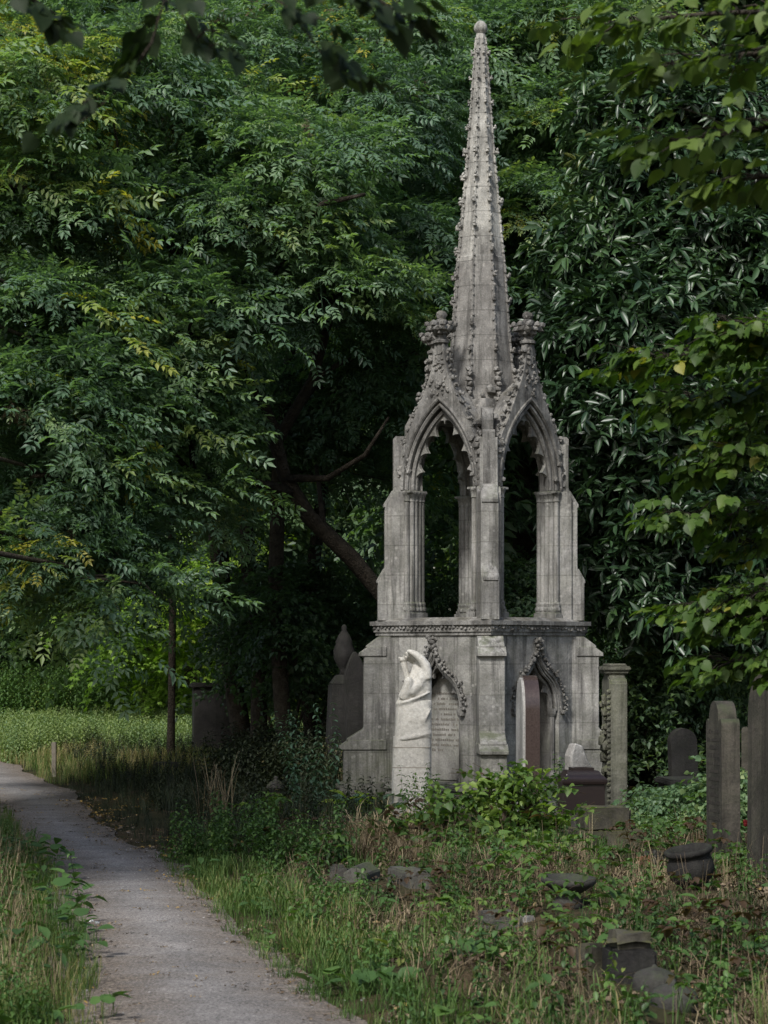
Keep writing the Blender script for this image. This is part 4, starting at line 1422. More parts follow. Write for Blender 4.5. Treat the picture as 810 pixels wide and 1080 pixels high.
# ---- ash leaning in from the left of the frame
tk = [(gpt(-190, 24), .26), (at(-188, 700, 24), .22), (at(-180, 520, 24.2), .19), (at(-160, 350, 24.6), .15), (at(-140, 180, 25), .11), (at(-130, -60, 25), .06)]
tree('ash_tree', 'pale-leaved ash reaching in from the left edge of the photo', tk, plobes([
    (40, 110, 27.4, 95, 60, 1, 72, .10), (-40, 60, 28, 90, 70, 1.2, 43, .1), (30, 210, 27.6, 80, 50, 1, 50, .06), (-40, 250, 28, 80, 70, 1, 43), (50, 330, 27.4, 75, 50, .9, 54, .02), (30, 430, 27.2, 80, 45, .9, 54, .10),
    (-40, 480, 28, 80, 60, 1, 39), (80, 520, 27.6, 65, 40, .8, 39, -.05), (40, 580, 27, 60, 35, .7, 32, .0), (110, 60, 28.5, 80, 55, 1.0, 50, .12), (140, 625, 27.2, 42, 26, .5, 15, .06), (-30, 600, 28, 60, 50, .9, 28, -.05), (100, 400, 28, 70, 50, .9, 43, .02), (110, 590, 28, 55, 40, .7, 28, -.06)]),
    'ash', M['ash_leaf'], M['ashbark'], .05, keys=True, sub=5, tint0=.52, yellow=.03, size=.9)

# ---- slender dark trees and ivy-clad trunks in the shade
tree('slender_tree', 'thin straight dark tree standing alone at the edge of the sunny grass', tr(180, 34.5, .06, [(181, 740, 34.5, .055), (182, 640, 34.5, .05), (180, 560, 34.5, .045), (186, 470, 34.5, .03), (196, 400, 34.4, .02)]),
     plobes([(190, 480, 34, 60, 50, .9, 35), (215, 560, 35, 55, 35, .8, 22, -.1), (160, 420, 34, 60, 40, .8, 30)]), 'small', M['dim_leaf'], M['bark'], .02, tint0=.5, size=1.0)
rows = [(258, 33.5, .15, [(246, 720, 33.5, .14), (236, 640, 33.4, .13), (228, 560, 33.3, .12), (232, 460, 33.2, .10), (222, 330, 33, .08)], 'ivy-clad leaning trunk nearest the dark square memorial block'),
        (272, 32.5, .12, [(274, 700, 32.5, .11), (262, 600, 32.6, .10), (258, 480, 32.6, .09), (270, 330, 32.6, .07)], 'dark trunk rising straight between two ivy-clad trunks'),
        (301, 31.5, .12, [(296, 720, 31.5, .11), (291, 620, 31.5, .10), (294, 500, 31.6, .09), (310, 330, 31.8, .06)], 'grey-barked trunk closest to the domed post'),
        (330, 33.0, .10, [(322, 700, 33, .10), (330, 600, 33, .09), (345, 480, 33, .08), (360, 330, 33.2, .05)], 'thin shaded trunk behind the covered-urn memorial')]
for i, (px, Y, r, rw, lab) in enumerate(rows):
    top = rw[-1]
    tree('woodland_tree', lab, tr(px, Y, r, rw), plobes([(top[0], top[1] - 60, Y + .8, 110, 90, 1.8, 60), (top[0] - 40, top[1] + 110, Y + .5, 70, 60, 1.2, 34, -.1), (rw[0][0] + random.randint(-14, 14), rw[0][1] - 40, Y - .15, 20, 90, .3, 26, -.1), (px + 8, 700, Y - .1, 22, 80, .3, 16, -.15)]),
         'small', M['dim_leaf'], M['ashbark'] if i == 2 else M['bark'], .03, group='shaded trunks behind the path bank', tint0=.38, size=.8)

# ---- young maple in the clearing, its sunlight put into the leaf colour
tree('maple_tree', 'young yellow-green maple catching light behind the slender tree', tr(222, 43, .07, [(220, 700, 43, .06), (215, 640, 43, .05), (205, 560, 43, .03)]),
     plobes([(215, 610, 42.5, 34, 24, .9, 26, .1), (165, 640, 42.2, 45, 26, .9, 26), (225, 665, 42.5, 26, 24, .8, 20, .1), (140, 690, 42.6, 40, 28, .9, 26, -.15), (205, 700, 43, 40, 28, .9, 24, -.1), (245, 580, 43.5, 40, 28, .9, 24), (280, 640, 43, 26, 40, .8, 26), (240, 610, 42.4, 26, 24, .8, 20, .15), (100, 650, 42.4, 40, 24, .8, 20, -.15), (300, 700, 43, 22, 30, .7, 16), (120, 600, 43, 40, 30, .9, 24, -.2), (185, 735, 43, 30, 14, .6, 12, -.2)]),
     'maple', M['maple_leaf'], M['bark'], .02, tint0=.45, size=.85)

# ---- trees behind the spire
tk = tr(560, 36, .22, [(556, 640, 36, .19), (548, 450, 36, .16), (540, 250, 36, .12), (530, 60, 36, .07)])
tree('ash_tree', 'tall ash filling the space straight behind the stone spire', tk, plobes([
    (470, 70, 34, 80, 60, 1.1, 54), (560, 60, 34, 80, 60, 1.1, 57, .08), (600, 140, 33.2, 70, 50, 1, 50, .06), (450, 190, 34, 75, 60, 1.1, 50, -.04), (570, 230, 33, 75, 50, 1.0, 54, .02), (440, 310, 34.5, 70, 60, 1.1, 46, -.08),
    (590, 320, 33.6, 70, 50, 1.0, 43, -.06), (500, 420, 35, 90, 60, 1.2, 50, -.15), (600, 440, 35, 80, 60, 1.2, 43, -.15), (520, 560, 36, 100, 60, 1.3, 39, -.2), (620, 20, 33.5, 80, 50, 1, 43, .08), (510, 260, 35.5, 80, 70, 1.1, 43, -.08), (500, 660, 36, 110, 60, 1.2, 36, -.2)]),
    'ash', M['ash_leaf'], M['bark'], .05, keys=True, sub=5, tint0=.44, yellow=.015, size=.98)

# ---- cherry laurel at the right
tk = tr(735, 29.5, .16, [(730, 740, 29.5, .14), (722, 620, 29.5, .12), (715, 480, 29.4, .10), (712, 330, 29.2, .08), (715, 190, 29, .05)])
tree('laurel_tree', 'dense cherry laurel with long glossy leaves right of the monument', tk, plobes([
    (710, 190, 28, 75, 40, .8, 75), (660, 250, 27.8, 55, 38, .8, 57), (755, 260, 27.8, 65, 40, .8, 65), (690, 320, 27.4, 70, 38, .8, 72), (640, 350, 27.4, 42, 32, .7, 50, .05), (760, 360, 27.8, 65, 40, .8, 57), (660, 420, 27.2, 50, 34, .7, 60, .05), (720, 440, 27.6, 60, 38, .8, 57),
    (660, 500, 27.4, 45, 34, .7, 50), (740, 520, 27.8, 60, 40, .8, 47), (690, 560, 27.6, 60, 36, .7, 45, -.05), (700, 620, 27.8, 60, 34, .7, 37, -.1), (770, 620, 28, 55, 40, .8, 35, -.1), (650, 580, 27.8, 34, 34, .6, 27, -.05), (740, 120, 28.6, 70, 40, .9, 62, .05), (800, 200, 28.2, 50, 50, .8, 45), (680, 120, 28.6, 60, 36, .8, 50, .05), (820, 450, 28.2, 50, 60, .8, 37)]),
    'laurel', M['laurel_leaf'], M['bark'], .035, tint0=.45, size=.82, droop=.4)

# ---- dark evergreen shrubs filling the shade at the sides and behind
def bush(name, label, px, Y, rows, kind, mat, size=.8, cat='shrub', **kw):
    lobes = plobes(rows)
    base = gpt(px, Y, -.1)
    root = empty(name, label, cat, base)
    bm = bmesh.new()
    for lb in lobes:
        c = Vector(lb[0])
        b = base + Vector((random.uniform(-.15, .15), random.uniform(-.1, .1), 0))
        add_tube(bm, [b, b.lerp(c, .5) + Vector((random.uniform(-.1, .1), 0, .1)), c], [.03, .02, .008], 5)
    for v in bm.verts:
        v.co -= base
    obj('stem', bm, M['twig'], root)
    V, T, A = foliage(lobes, kind, size=size, **kw)
    np_mesh('leaves', V - np.array(base), T, mat, root, tint=A)
    return root


bush('evergreen_shrub', 'dark ivy-covered shrub in the shade between monument and laurel', 660, 29, [(655, 660, 29, 45, 40, .7, 46), (690, 730, 28.6, 55, 45, .7, 55), (640, 760, 28.6, 40, 55, .6, 45), (740, 720, 29, 50, 60, .7, 50), (790, 700, 29, 45, 70, .8, 45), (680, 800, 28.4, 60, 30, .6, 36), (770, 790, 28.8, 60, 40, .6, 36)], 'small', M['dim_leaf'], tint0=.4, size=.75, tvar=.2)
bush('evergreen_shrub', 'dark thicket low behind the arches of the monument', 520, 32, [(460, 740, 32, 60, 60, .8, 50), (530, 720, 32, 60, 60, .8, 50), (590, 700, 32, 60, 70, .8, 50), (400, 740, 32.6, 50, 60, .7, 36), (540, 640, 33, 80, 50, .8, 36, -.1)], 'small', M['dim_leaf'], tint0=.35, size=.85)
bush('yew_bush', 'broad black-green bush at the far left beyond the tall weeds', 60, 50, [(0, 690, 50, 70, 45, 1.5, 70), (80, 680, 50, 60, 45, 1.5, 70), (140, 690, 50.5, 50, 45, 1.5, 50), (-60, 640, 51, 70, 60, 1.5, 60), (40, 640, 52, 70, 50, 1.5, 60), (120, 730, 49.5, 60, 18, 1, 34), (30, 735, 49.5, 60, 18, 1, 34)], 'small', M['dim_leaf'], tint0=.3, size=1.5)
bush('elder_bush', 'shaded bushy growth around the ivy-clad trunks', 300, 34.5, [(280, 720, 34.5, 50, 50, .7, 34), (340, 700, 34.5, 50, 55, .7, 36), (330, 640, 35, 60, 50, .8, 34), (260, 650, 35.5, 50, 40, .7, 22), (390, 670, 34, 40, 60, .7, 30)], 'small', M['dim_leaf'], tint0=.4, size=.9)

# ---- background wood: a few kinds of big tree, copied
def proto(name, label, h, seed, n, kind, mat, tint0):
    random.seed(seed)
    trunk = [(Vector((0, 0, -.2)), .4), (Vector((.1, 0, 3)), .32), (Vector((-.1, .1, 8)), .25), (Vector((.1, 0, h * .75)), .14)]
    lobes = []
    for i in range(26):
        z = random.uniform(2.2, h); w = random.uniform(0, 6.28)
        k = math.sin(math.pi * min(1, (z + 2) / (h + 3))) ** .6
        rr = random.uniform(1.2, 3.4) * k
        lobes.append(((math.cos(w) * rr, math.sin(w) * rr, z), (random.uniform(1.3, 2), random.uniform(1.3, 2), random.uniform(.9, 1.4)), n, random.uniform(-.12, .12)))
    return tree(name, label, trunk, lobes, kind, mat, M['bark'], .09, tint0=tint0, size=1.9, sub=1)


PA = proto('woodland_tree', 'x', 19, 3, 19, 'small', M['dim_leaf'], .45)
PB = proto('woodland_tree', 'x', 20, 8, 15, 'ash', M['dim_leaf'], .5)
spots = [(-14, 58, 'left'), (-9.5, 61, 'left'), (-5.5, 57, 'mid'), (-1.2, 60, 'mid'), (3.0, 57, 'mid'), (7.5, 59, 'right'), (12, 57, 'right'), (-3.4, 47, 'mid'), (1.6, 46, 'mid'), (6.2, 45, 'right'), (10.5, 44, 'right'), (4.4, 38.5, 'right'), (8.0, 36.5, 'right'), (-12.5, 53, 'left'), (-17, 50, 'left'), (15, 50, 'right')]
for i, (x, y, sd) in enumerate(spots):
    Pt = PA if i % 2 == 0 else PB
    lab = {'left': 'dense dark tree in the background wood beyond the grassy clearing', 'mid': 'dense dark tree in the background wood behind the monument and leaning ash', 'right': 'dense dark tree in the background wood behind the cherry laurel'}[sd]
    grp = {'left': 'background trees beyond the clearing', 'mid': 'background trees behind the monument', 'right': 'background trees behind the laurel'}[sd]
    s = random.uniform(.92, 1.12)
    loc = (x, y, tz(x, y)); rz = random.uniform(0, 6.28)
    if i < 2:
        Pt.location = loc; Pt.rotation_euler = (0, 0, rz); Pt.scale = (s, s, s * 1.05); tag(Pt, lab, 'tree', grp)
    else:
        copy_tree(Pt, 'woodland_tree', lab, loc, rz, (s, s * 1.05), grp)

# the wood behind them, read as one mass
wl = []
for i in range(46):
    x = -36 + i * 1.65
    for z, n in ((1.5, 7), (5, 7), (9, 7), (13, 7), (17, 7), (21, 7), (25, 6)):
        wl.append(((x + random.uniform(-1, 1), 68 + random.uniform(-2, 2) + .02 * x * x * -.5, z + random.uniform(-1, 1)), (1.8, 1.8, 2.0), n, random.uniform(-.15, .1)))
V, T, A = foliage(wl, 'small', tint0=.35, size=3.2)
o = np_mesh('distant_woods', V, T, M['dim_leaf'], tint=A); tag(o, 'dark mass of woodland far behind all the trees', 'woodland', kind='stuff')
# ------------------------------------------------------------------ near branches: a lime at the right, shaded lime leaves hanging at the top
def branch_tree(name, label, trunk, boughs, kind, leafm, barkm, tint0, size, tvar=.15, yellow=0.0, spread=.3, canopy=None):
    """boughs: list of (point list, radius); leaf sprays grow along the outer part of each"""
    base = trunk[0][0]
    root = empty(name, label, 'tree', base)
    bm = bmesh.new()
    add_tube(bm, [p for p, r in trunk], [r for p, r in trunk], 10, wob=.2)
    L, Ms, Ti = [], [], []
    for pts, r, n, f0, pit in boughs:
        add_tube(bm, pts, [r * (1 - .75 * i / (len(pts) - 1)) for i in range(len(pts))], 6)
        for i in range(n):
            f = f0 + (1 - f0) * (i / max(1, n - 1))
            k = f * (len(pts) - 1); a = min(int(k), len(pts) - 2)
            p = Vector(pts[a]).lerp(Vector(pts[a + 1]), k - a); d = (Vector(pts[a + 1]) - Vector(pts[a]))
            yaw = math.atan2(d.y, d.x) + (random.uniform(-1.0, 1.0) if i < n - 1 else 0)
            s = size * random.uniform(.75, 1.2)
            if kind == 'sprig':
                sd = random.uniform(-1, 1); yaw = math.atan2(d.y, d.x) + sd * 1.1
                o = Vector((math.cos(yaw) * .5 + random.uniform(-.3, .3), math.sin(yaw) + random.uniform(-.5, .5), random.uniform(-.35, .25))) * random.uniform(0, spread)
                q = p + o
                if o.length > .06:
                    add_tube(bm, [p, p.lerp(q, .5) + Vector((0, 0, .015)), q], [.0035, .003, .0022], 4, cap=False)
                p = q
            m = rot(yaw, pit + random.uniform(-.25, .2), random.uniform(-.3, .3)) * s
            L.append(np.array(p)); Ms.append(m); Ti.append(tint0 + random.gauss(0, tvar) if random.random() > yellow else .97)
    if canopy:
        limbs(bm, [p for p, r in trunk[2:]], canopy, .06, 2)
    for v in bm.verts:
        v.co -= base
    obj('trunk', bm, barkm, root, smooth=True)
    V, T, A = tile(SPR[kind], np.array(Ms), np.array(L), np.array(Ti))
    if canopy:
        V2, T2, A2 = foliage(canopy, 'small', tint0=tint0 + .2, size=1.25)
        V, T, A = np.concatenate([V, V2]), np.concatenate([T, T2 + len(V)]), np.concatenate([A, A2])
    np_mesh('crown', V - np.array(base), T, leafm, root, tint=A, smooth=True)
    return root


YL = 12.5
tx = gx(1130, YL)
tk = [(Vector((tx, YL, -.2)), .22), (Vector((tx, YL, 1.5)), .17), (Vector((tx - .05, YL, 3.5)), .14), (Vector((tx, YL, 6)), .09)]
bs = []
def bough(y0, pts, r=.018, n=20, f0=.35, pit=-.25):
    bs.append(([Vector((tx, YL, EYE + (HYP - y0) * YL / FPX)) if tx > -4 else Vector((-4.75, 11.6, 4.3))] + [at(a, b, c) for a, b, c in pts], r, n, f0, pit))
bough(300, [(950, 330, YL), (830, 355, YL - .2), (740, 372, YL - .3), (668, 380, YL - .2)], n=146)
bough(320, [(940, 370, YL), (840, 400, YL), (770, 420, YL + .1), (715, 425, YL)], n=146)
bough(360, [(930, 430, YL), (850, 470, YL), (780, 480, YL - .2), (735, 490, YL)], n=127)
bough(420, [(930, 500, YL), (850, 530, YL), (760, 545, YL + .2), (705, 540, YL)], n=108, f0=.45)
bough(480, [(940, 580, YL), (860, 610, YL), (800, 625, YL), (772, 632, YL)], n=91, f0=.5)
bough(560, [(940, 620, YL), (850, 640, YL), (790, 655, YL), (735, 640, YL)], n=108, f0=.5)
bough(600, [(940, 680, YL), (860, 700, YL), (800, 695, YL), (758, 700, YL)], n=91, f0=.5)
bough(280, [(930, 310, YL), (860, 330, YL - .4), (810, 340, YL - .5), (770, 345, YL - .5)], n=127, f0=.4)
bough(380, [(960, 440, YL + .6), (880, 430, YL + .6), (820, 440, YL + .6), (790, 450, YL + .6)], n=127, f0=.4)
bough(330, [(960, 390, YL + .5), (900, 380, YL + .5), (840, 375, YL + .5), (780, 385, YL + .5)], n=113)
bough(470, [(960, 530, YL + .5), (900, 520, YL + .5), (840, 560, YL + .5), (790, 575, YL + .5)], n=113)
branch_tree('lime_tree', 'lime tree whose bright heart-leaved branches hang in at the right edge', tk, bs, 'sprig', M['lime_leaf'], M['bark'], .44, .62, yellow=.04, spread=.36)

# darker, nearer branches across the top right corner
YL = 9.0
tx = gx(1280, YL)
tk = [(Vector((tx, YL, -.2)), .26), (Vector((tx, YL, 2)), .2), (Vector((tx, YL, 5)), .15), (Vector((tx - .1, YL, 8)), .09)]
bs = []
bough(-60, [(1000, -20, YL), (850, 10, YL), (740, 15, YL - .2), (640, 25, YL - .2)], n=52)
bough(-20, [(1000, 30, YL), (860, 50, YL), (760, 60, YL + .1), (700, 70, YL)], n=45)
bough(20, [(1000, 90, YL), (880, 120, YL), (780, 140, YL), (690, 150, YL)], n=39)
bough(60, [(1000, 140, YL), (900, 170, YL), (830, 185, YL), (770, 190, YL)], n=39, f0=.45)
branch_tree('lime_tree', 'green broad-leaved tree whose soft-focus branches cross the top right corner', tk, bs, 'sprig', M['shade_leaf'], M['bark'], .85, .66, tvar=.2, spread=.36)

# shade-darkened leaves hanging close to the camera at the top left
YL = 6.0
tx = gx(-1900, YL)
TY = 11.5
tk = [(Vector((-4.7, TY, -.2)), .28), (Vector((-4.7, TY, 2)), .23), (Vector((-4.8, TY + .3, 4.5)), .18), (Vector((-5.0, TY + 1, 7)), .12)]
SHADE_CANOPY = [((x_, y_, z_), (1.2, 1.2, .55), 110) for x_, y_, z_ in ((-7.4, 12.5, 7.9), (-6.0, 12.6, 8.0), (-4.8, 13.0, 8.1), (-7.2, 14.4, 8.2), (-5.8, 14.6, 8.3), (-4.6, 14.9, 8.5), (-7.0, 16.4, 8.5), (-5.6, 16.6, 8.7), (-4.5, 16.8, 8.8), (-6.6, 18.4, 8.8), (-5.4, 18.6, 8.9))]  # unseen crown lobes, added to throw shade on the path bend
bs = []
bough(-200, [(-150, -110, YL), (60, -60, YL), (176, -10, YL), (160, 45, YL), (125, 95, YL), (84, 130, YL)], r=.007, n=12, f0=.55, pit=-.5)
bough(-220, [(-100, -130, YL), (120, -70, YL), (240, -30, YL), (300, 5, YL), (335, 50, YL), (350, 80, YL)], r=.007, n=12, f0=.6, pit=-.5)
bough(-240, [(0, -140, YL - .2), (200, -60, YL - .2), (330, -20, YL - .2), (390, 5, YL - .2)], r=.01, n=10, f0=.6, pit=-.4)
bough(-230, [(100, -120, YL + .3), (300, -50, YL + .3), (400, 0, YL + .3), (430, 20, YL + .3)], r=.01, n=10, f0=.6, pit=-.4)
bough(-190, [(-60, -110, YL + .3), (100, -50, YL + .3), (190, 10, YL + .3), (215, 60, YL + .3)], r=.008, n=10, f0=.6, pit=-.5)
bough(-180, [(-100, -60, YL + .2), (0, -20, YL + .2), (50, 20, YL + .2)], r=.01, n=8, f0=.5, pit=-.4)
branch_tree('overhanging_tree', 'shadowed tree whose blurred dark leaves droop from the top left corner', tk, bs, 'sprig', M['shade_dark_lime'], M['bark'], .3, .52, tvar=.15, spread=.10, canopy=SHADE_CANOPY)

# ------------------------------------------------------------------ ground cover templates
def blade_clump(n, h, spread, w, rnd, lean=.5):
    tm = Tm()
    for i in range(n):
        a = rnd.uniform(0, 6.28); r = spread * math.sqrt(rnd.random()); b = rnd.uniform(0, 6.28)
        hh = h * rnd.uniform(.5, 1.1); ln = hh * lean * rnd.uniform(.2, 1.3)
        base = np.array((math.cos(a) * r, math.sin(a) * r, -.02)); d = np.array((math.cos(b), math.sin(b), 0)); s = np.array((-d[1], d[0], 0)) * w
        p1 = base + d * ln * .25 + (0, 0, hh * .5); p2 = base + d * ln * .62 + (0, 0, hh * .85); p3 = base + d * ln + (0, 0, hh * rnd.uniform(.8, 1))
        tm.add([base - s, base + s, p1 - s * .9, p1 + s * .9, p2 - s * .6, p2 + s * .6, p3], [(0, 1, 3), (0, 3, 2), (2, 3, 5), (2, 5, 4), (4, 5, 6)], rnd.uniform(-.2, .22))
    return tm.fin()


def weed(n, h, L, rnd, W=.6, spread=.06):
    """upright stems with opposite leaves"""
    tm = Tm()
    lf = leaf_long(L, L * W, .2, .25)
    for i in range(n):
        a = rnd.uniform(0, 6.28); hh = h * rnd.uniform(.6, 1.1); b = np.array((math.cos(a) * spread, math.sin(a) * spread, 0)) * rnd.random()
        ln = np.array((rnd.uniform(-.25, .25), rnd.uniform(-.25, .25), 1)) * hh
        stem(tm, [b, b + ln * .5, b + ln], .004)
        m = max(4, int(hh / (L * .55)))
        for j in range(m):
            f = (j + 1) / m; y = a + j * 1.57
            for s in (0, math.pi):
                put(tm, lf, y + s + rnd.uniform(-.3, .3), R(rnd.uniform(-40, 15)), rnd.uniform(-.3, .3), b + ln * f, (1.15 - .55 * f) * rnd.uniform(.7, 1.1), rnd.uniform(-.15, .15))
    return tm.fin()


def rosette(n, L, rnd, heart=False):
    tm = Tm()
    lf = leaf_heart(L, L * .85) if heart else leaf_long(L, L * .45, .2, .3)
    for i in range(n):
        y = rnd.uniform(0, 6.28); h = rnd.uniform(.02, .16)
        r = rnd.uniform(.02, .1)
        put(tm, lf, y, R(rnd.uniform(-15, 40)), rnd.uniform(-.4, .4), (math.cos(y) * r, math.sin(y) * r, h), rnd.uniform(.6, 1.2), rnd.uniform(-.15, .15))
    return tm.fin()


def bramble(rnd, Lg=.9):
    """an arching cane with three-part leaves"""
    tm = Tm()
    lf = leaf_long(.075, .05, .2, .2)
    hh = rnd.uniform(.15, .4)
    pts = [np.array((Lg * t, .08 * math.sin(t * 4), hh * 4 * t * (1 - t) * (1 - .3 * t))) for t in np.linspace(0, 1, 8)]
    stem(tm, pts, .004)
    for i in range(1, 8):
        for q in range(2):
            y = rnd.uniform(0, 6.28); p = pts[i] + np.array((math.cos(y) * .04, math.sin(y) * .04, .03))
            j = rnd.uniform(-.2, .2)
            for d in (-1.1, 0, 1.1):
                put(tm, lf, y + d, R(rnd.uniform(-30, 20)), rnd.uniform(-.3, .3), p, rnd.uniform(.7, 1.15), j)
    return tm.fin()


def litter_tm(rnd):
    tm = Tm()
    for i in range(10):
        put(tm, leaf_diamond(rnd.uniform(.03, .06), rnd.uniform(.018, .035), .4, -.2), rnd.uniform(0, 6.28), R(rnd.uniform(-20, 25)), R(rnd.uniform(-35, 35)), (rnd.uniform(-.12, .12), rnd.uniform(-.12, .12), rnd.uniform(.004, .02)), 1, rnd.uniform(-.35, .4))
    return tm.fin()


TG = [blade_clump(16, .17, .09, .0032, rnd, .7) for _ in range(5)]
TGT = [blade_clump(14, .38, .10, .004, rnd, .45) for _ in range(5)]
TD = [blade_clump(14, .15, .12, .0022, rnd, 1.5) for _ in range(5)]
TDT = [blade_clump(9, .55, .08, .0025, rnd, .45) for _ in range(4)]
TW = [weed(3, .20, .055, rnd) for _ in range(5)]
TWT = [weed(4, .62, .085, rnd, .5, .12) for _ in range(5)]
TWX = [weed(4, 1.15, .11, rnd, .4, .25) for _ in range(4)]
TR = [rosette(7, .11, rnd) for _ in range(3)] + [rosette(6, .10, rnd, True) for _ in range(3)]
TB = [bramble(rnd) for _ in range(6)]
TL = [litter_tm(rnd) for _ in range(5)]


CLEAR = [(398, 20.4, .36, .9), (410, 19.2, .25, .6), (378, 17.4, .26, 1.0), (440, 16.7, .16, 1.0), (526, 15.1, .2, 1.1), (599, 15.9, .25, 1.25), (731, 16.4, .22, 1.0), (711, 11.25, .16, .9), (690, 12, .15, .7), (664, 12.25, .17, 1.0), (623, 12.4, .1, .7),
         (637, 20.8, .34, 1.2), (613, 22.4, .34, 1.4), (691, 19.2, .16, .8), (677, 19, .1, .6), (763, 19.4, .16, .5), (434, 24.5, .25, 2.5), (291, 26.6, .12, 1.5), (332, 25.6, .4, .8), (356, 18.3, .1, .6), (648, 24, .2, 1.2), (556, 23.4, .2, .8), (57, 33.2, .08, 1.5), (812, 17.4, .2, .5)]


def stone_clear(x, y):
    k = np.ones_like(x)
    for px, Y, hw, dep in CLEAR:
        x0 = gx(px, Y) * y / Y
        k = np.where((np.abs(x - x0) < hw) & (y > Y - dep) & (y < Y + .15), k * .015, k)
    dm = np.hypot(x - MX, y - MY)
    return k * np.where(dm < 3.2, .3, 1)


def scatter(name, tm, n, x0, x1, y0, y1, keep, mat, label, cat, tint=.5, tvar=.18, smin=.7, smax=1.25, lift=0.0, near_bias=0.0, grade=None):
    """sow n clumps where keep(x, y) (a probability) allows"""
    x = rng.uniform(x0, x1, n); u = rng.random(n)
    y = y0 + (y1 - y0) * u ** (1 + near_bias)
    ok = rng.random(n) < keep(x, y) * stone_clear(x, y)
    x, y = x[ok], y[ok]
    z = terrain(x, y) + lift
    k = len(x)
    hs = rng.uniform(smin, smax, k) * (1 if grade is None else (grade[0] + (1 - grade[0]) * smooth01(edge_d(x, y)[0] / grade[1])))
    m = rots(rng.uniform(0, 6.28, k), rng.normal(0, .08, k), rng.normal(0, .08, k)) * hs[:, None, None]
    patch = .10 * np.sin(x * 2.1 + y) + .08 * np.sin(y * 1.3 - x * 1.7 + 2)
    V, T, A = tile(tm, m, np.stack([x, y, z], 1), tint + patch + rng.normal(0, tvar, k))
    o = np_mesh(name, V, T, mat, tint=A)
    return tag(o, label, cat, kind='stuff')


def edge_d(x, y):
    """metres outside the path on either side (negative on it)"""
    l, r = path_edges(y)
    return np.maximum(l - x, x - r), x > (l + r) / 2


def in_view(x, y, m=1.0):
    lim = (np.abs(x) < y * .1558 + m)
    return lim & (np.hypot(x - MX, y - MY) > 1.35)


def k_right(x, y):       # cemetery side
    d, rt = edge_d(x, y)
    return in_view(x, y) & rt & (d > -.07) & (x > np.interp(y, [19, 20, 22.6, 26], [-9, -1.65, -1.26, -.55]))


def sm(a, b, v):
    return smooth01((v - a) / (b - a))


def patchy(x, y, s=1.0, ph=0.0):
    return .5 + .5 * np.sin(x * 2.3 * s + ph + 1.2 * np.sin(y * 1.1 * s)) * np.sin(y * 1.9 * s + ph * 2 + np.sin(x * 1.3 * s))


YN, YF = 9.5, 27
scatter('verge_grass', TG, 21000, -4, 6, YN, 27, lambda x, y: k_right(x, y) * np.exp(-np.maximum(edge_d(x, y)[0] - .35, 0) / .3) * (.5 + .5 * patchy(x, y)), M['grass_blade'], 'short green grass along the right edge of the path', 'grass', .52, .16, .7, 1.15, grade=(.6, .35))
scatter('dry_grass', TD, 8500, -4, 6, YN, 27, lambda x, y: k_right(x, y) * (.3 + .65 * patchy(x, y, 1, 1)) * sm(.25, .9, edge_d(x, y)[0]), M['dry_blade'], 'matted brown dry grass between the grave fragments', 'dry grass', .36, .2)
scatter('grass', TG, 3400, -4, 6, YN, 27, lambda x, y: k_right(x, y) * .8 * sm(.5, 1, edge_d(x, y)[0]) * patchy(x, y, .8, 2.4), M['grass_blade'], 'thin green grass growing through the brown litter', 'grass', .4, .16, .5, 1.1)
scatter('weeds', TW, 2300, -4, 6, YN, 27, lambda x, y: k_right(x, y) * sm(.1, .5, edge_d(x, y)[0]) * (.2 + .8 * patchy(x, y, 1.2, 3)), M['weed_leaf'], 'low leafy weeds growing among the graves', 'weeds', .48, .18)
scatter('broad_leaved_weeds', TR, 800, -4, 6, YN, 26, lambda x, y: k_right(x, y) * sm(.0, .3, edge_d(x, y)[0]) * (.2 + .8 * patchy(x, y, .9, 4)), M['weed_leaf'], 'broad leaved weeds low in the grass beside the path and graves', 'weeds', .52, .18, .6, 1.1)
scatter('brambles', TB, 700, -4, 6, YN, 26, lambda x, y: k_right(x, y) * sm(.6, 1.4, edge_d(x, y)[0]) * (.25 + .75 * patchy(x, y, .7, 5)), M['bramble_leaf'], 'trailing bramble canes over the graves', 'brambles', .38, .22, .6, 1.0)
scatter('ground_litter', TL, 6500, -3, 6, YN, 27, lambda x, y: k_right(x, y) * sm(.3, 1.0, edge_d(x, y)[0]), M['litter'], 'brown leaf litter covering the soil between the graves', 'leaf litter', .24, .2, .5, 1.1, .02)
scatter('tangled_stalks', TDT, 1500, -3, 6, YN, 26, lambda x, y: k_right(x, y) * sm(.5, 1.1, edge_d(x, y)[0]) * (.2 + .8 * patchy(x, y, 1.1, 2)), M['dry_blade'], 'thin dry stalks tangled over the graves', 'dry grass', .25, .18, .35, .75)
scatter('rough_grass', TGT, 1000, -3, 6, YN, 26, lambda x, y: k_right(x, y) * sm(.4, 1.0, edge_d(x, y)[0]) * (.15 + .85 * patchy(x, y, .9, 1.2)), M['grass_blade'], 'rough dark grass between the grave fragments', 'grass', .32, .2, .4, .8)
scatter('fallen_leaves', TL, 5500, -5, 6, YN, 28, lambda x, y: in_view(x, y) * np.where(edge_d(x, y)[1], 1, .5) * np.exp(-np.maximum(-edge_d(x, y)[0] - .0, 0) / .10) * (edge_d(x, y)[0] < .25) * .8, M['litter'], 'dry brown fallen leaves along the path edges', 'fallen leaves', .5, .2, .35, .75, .016)

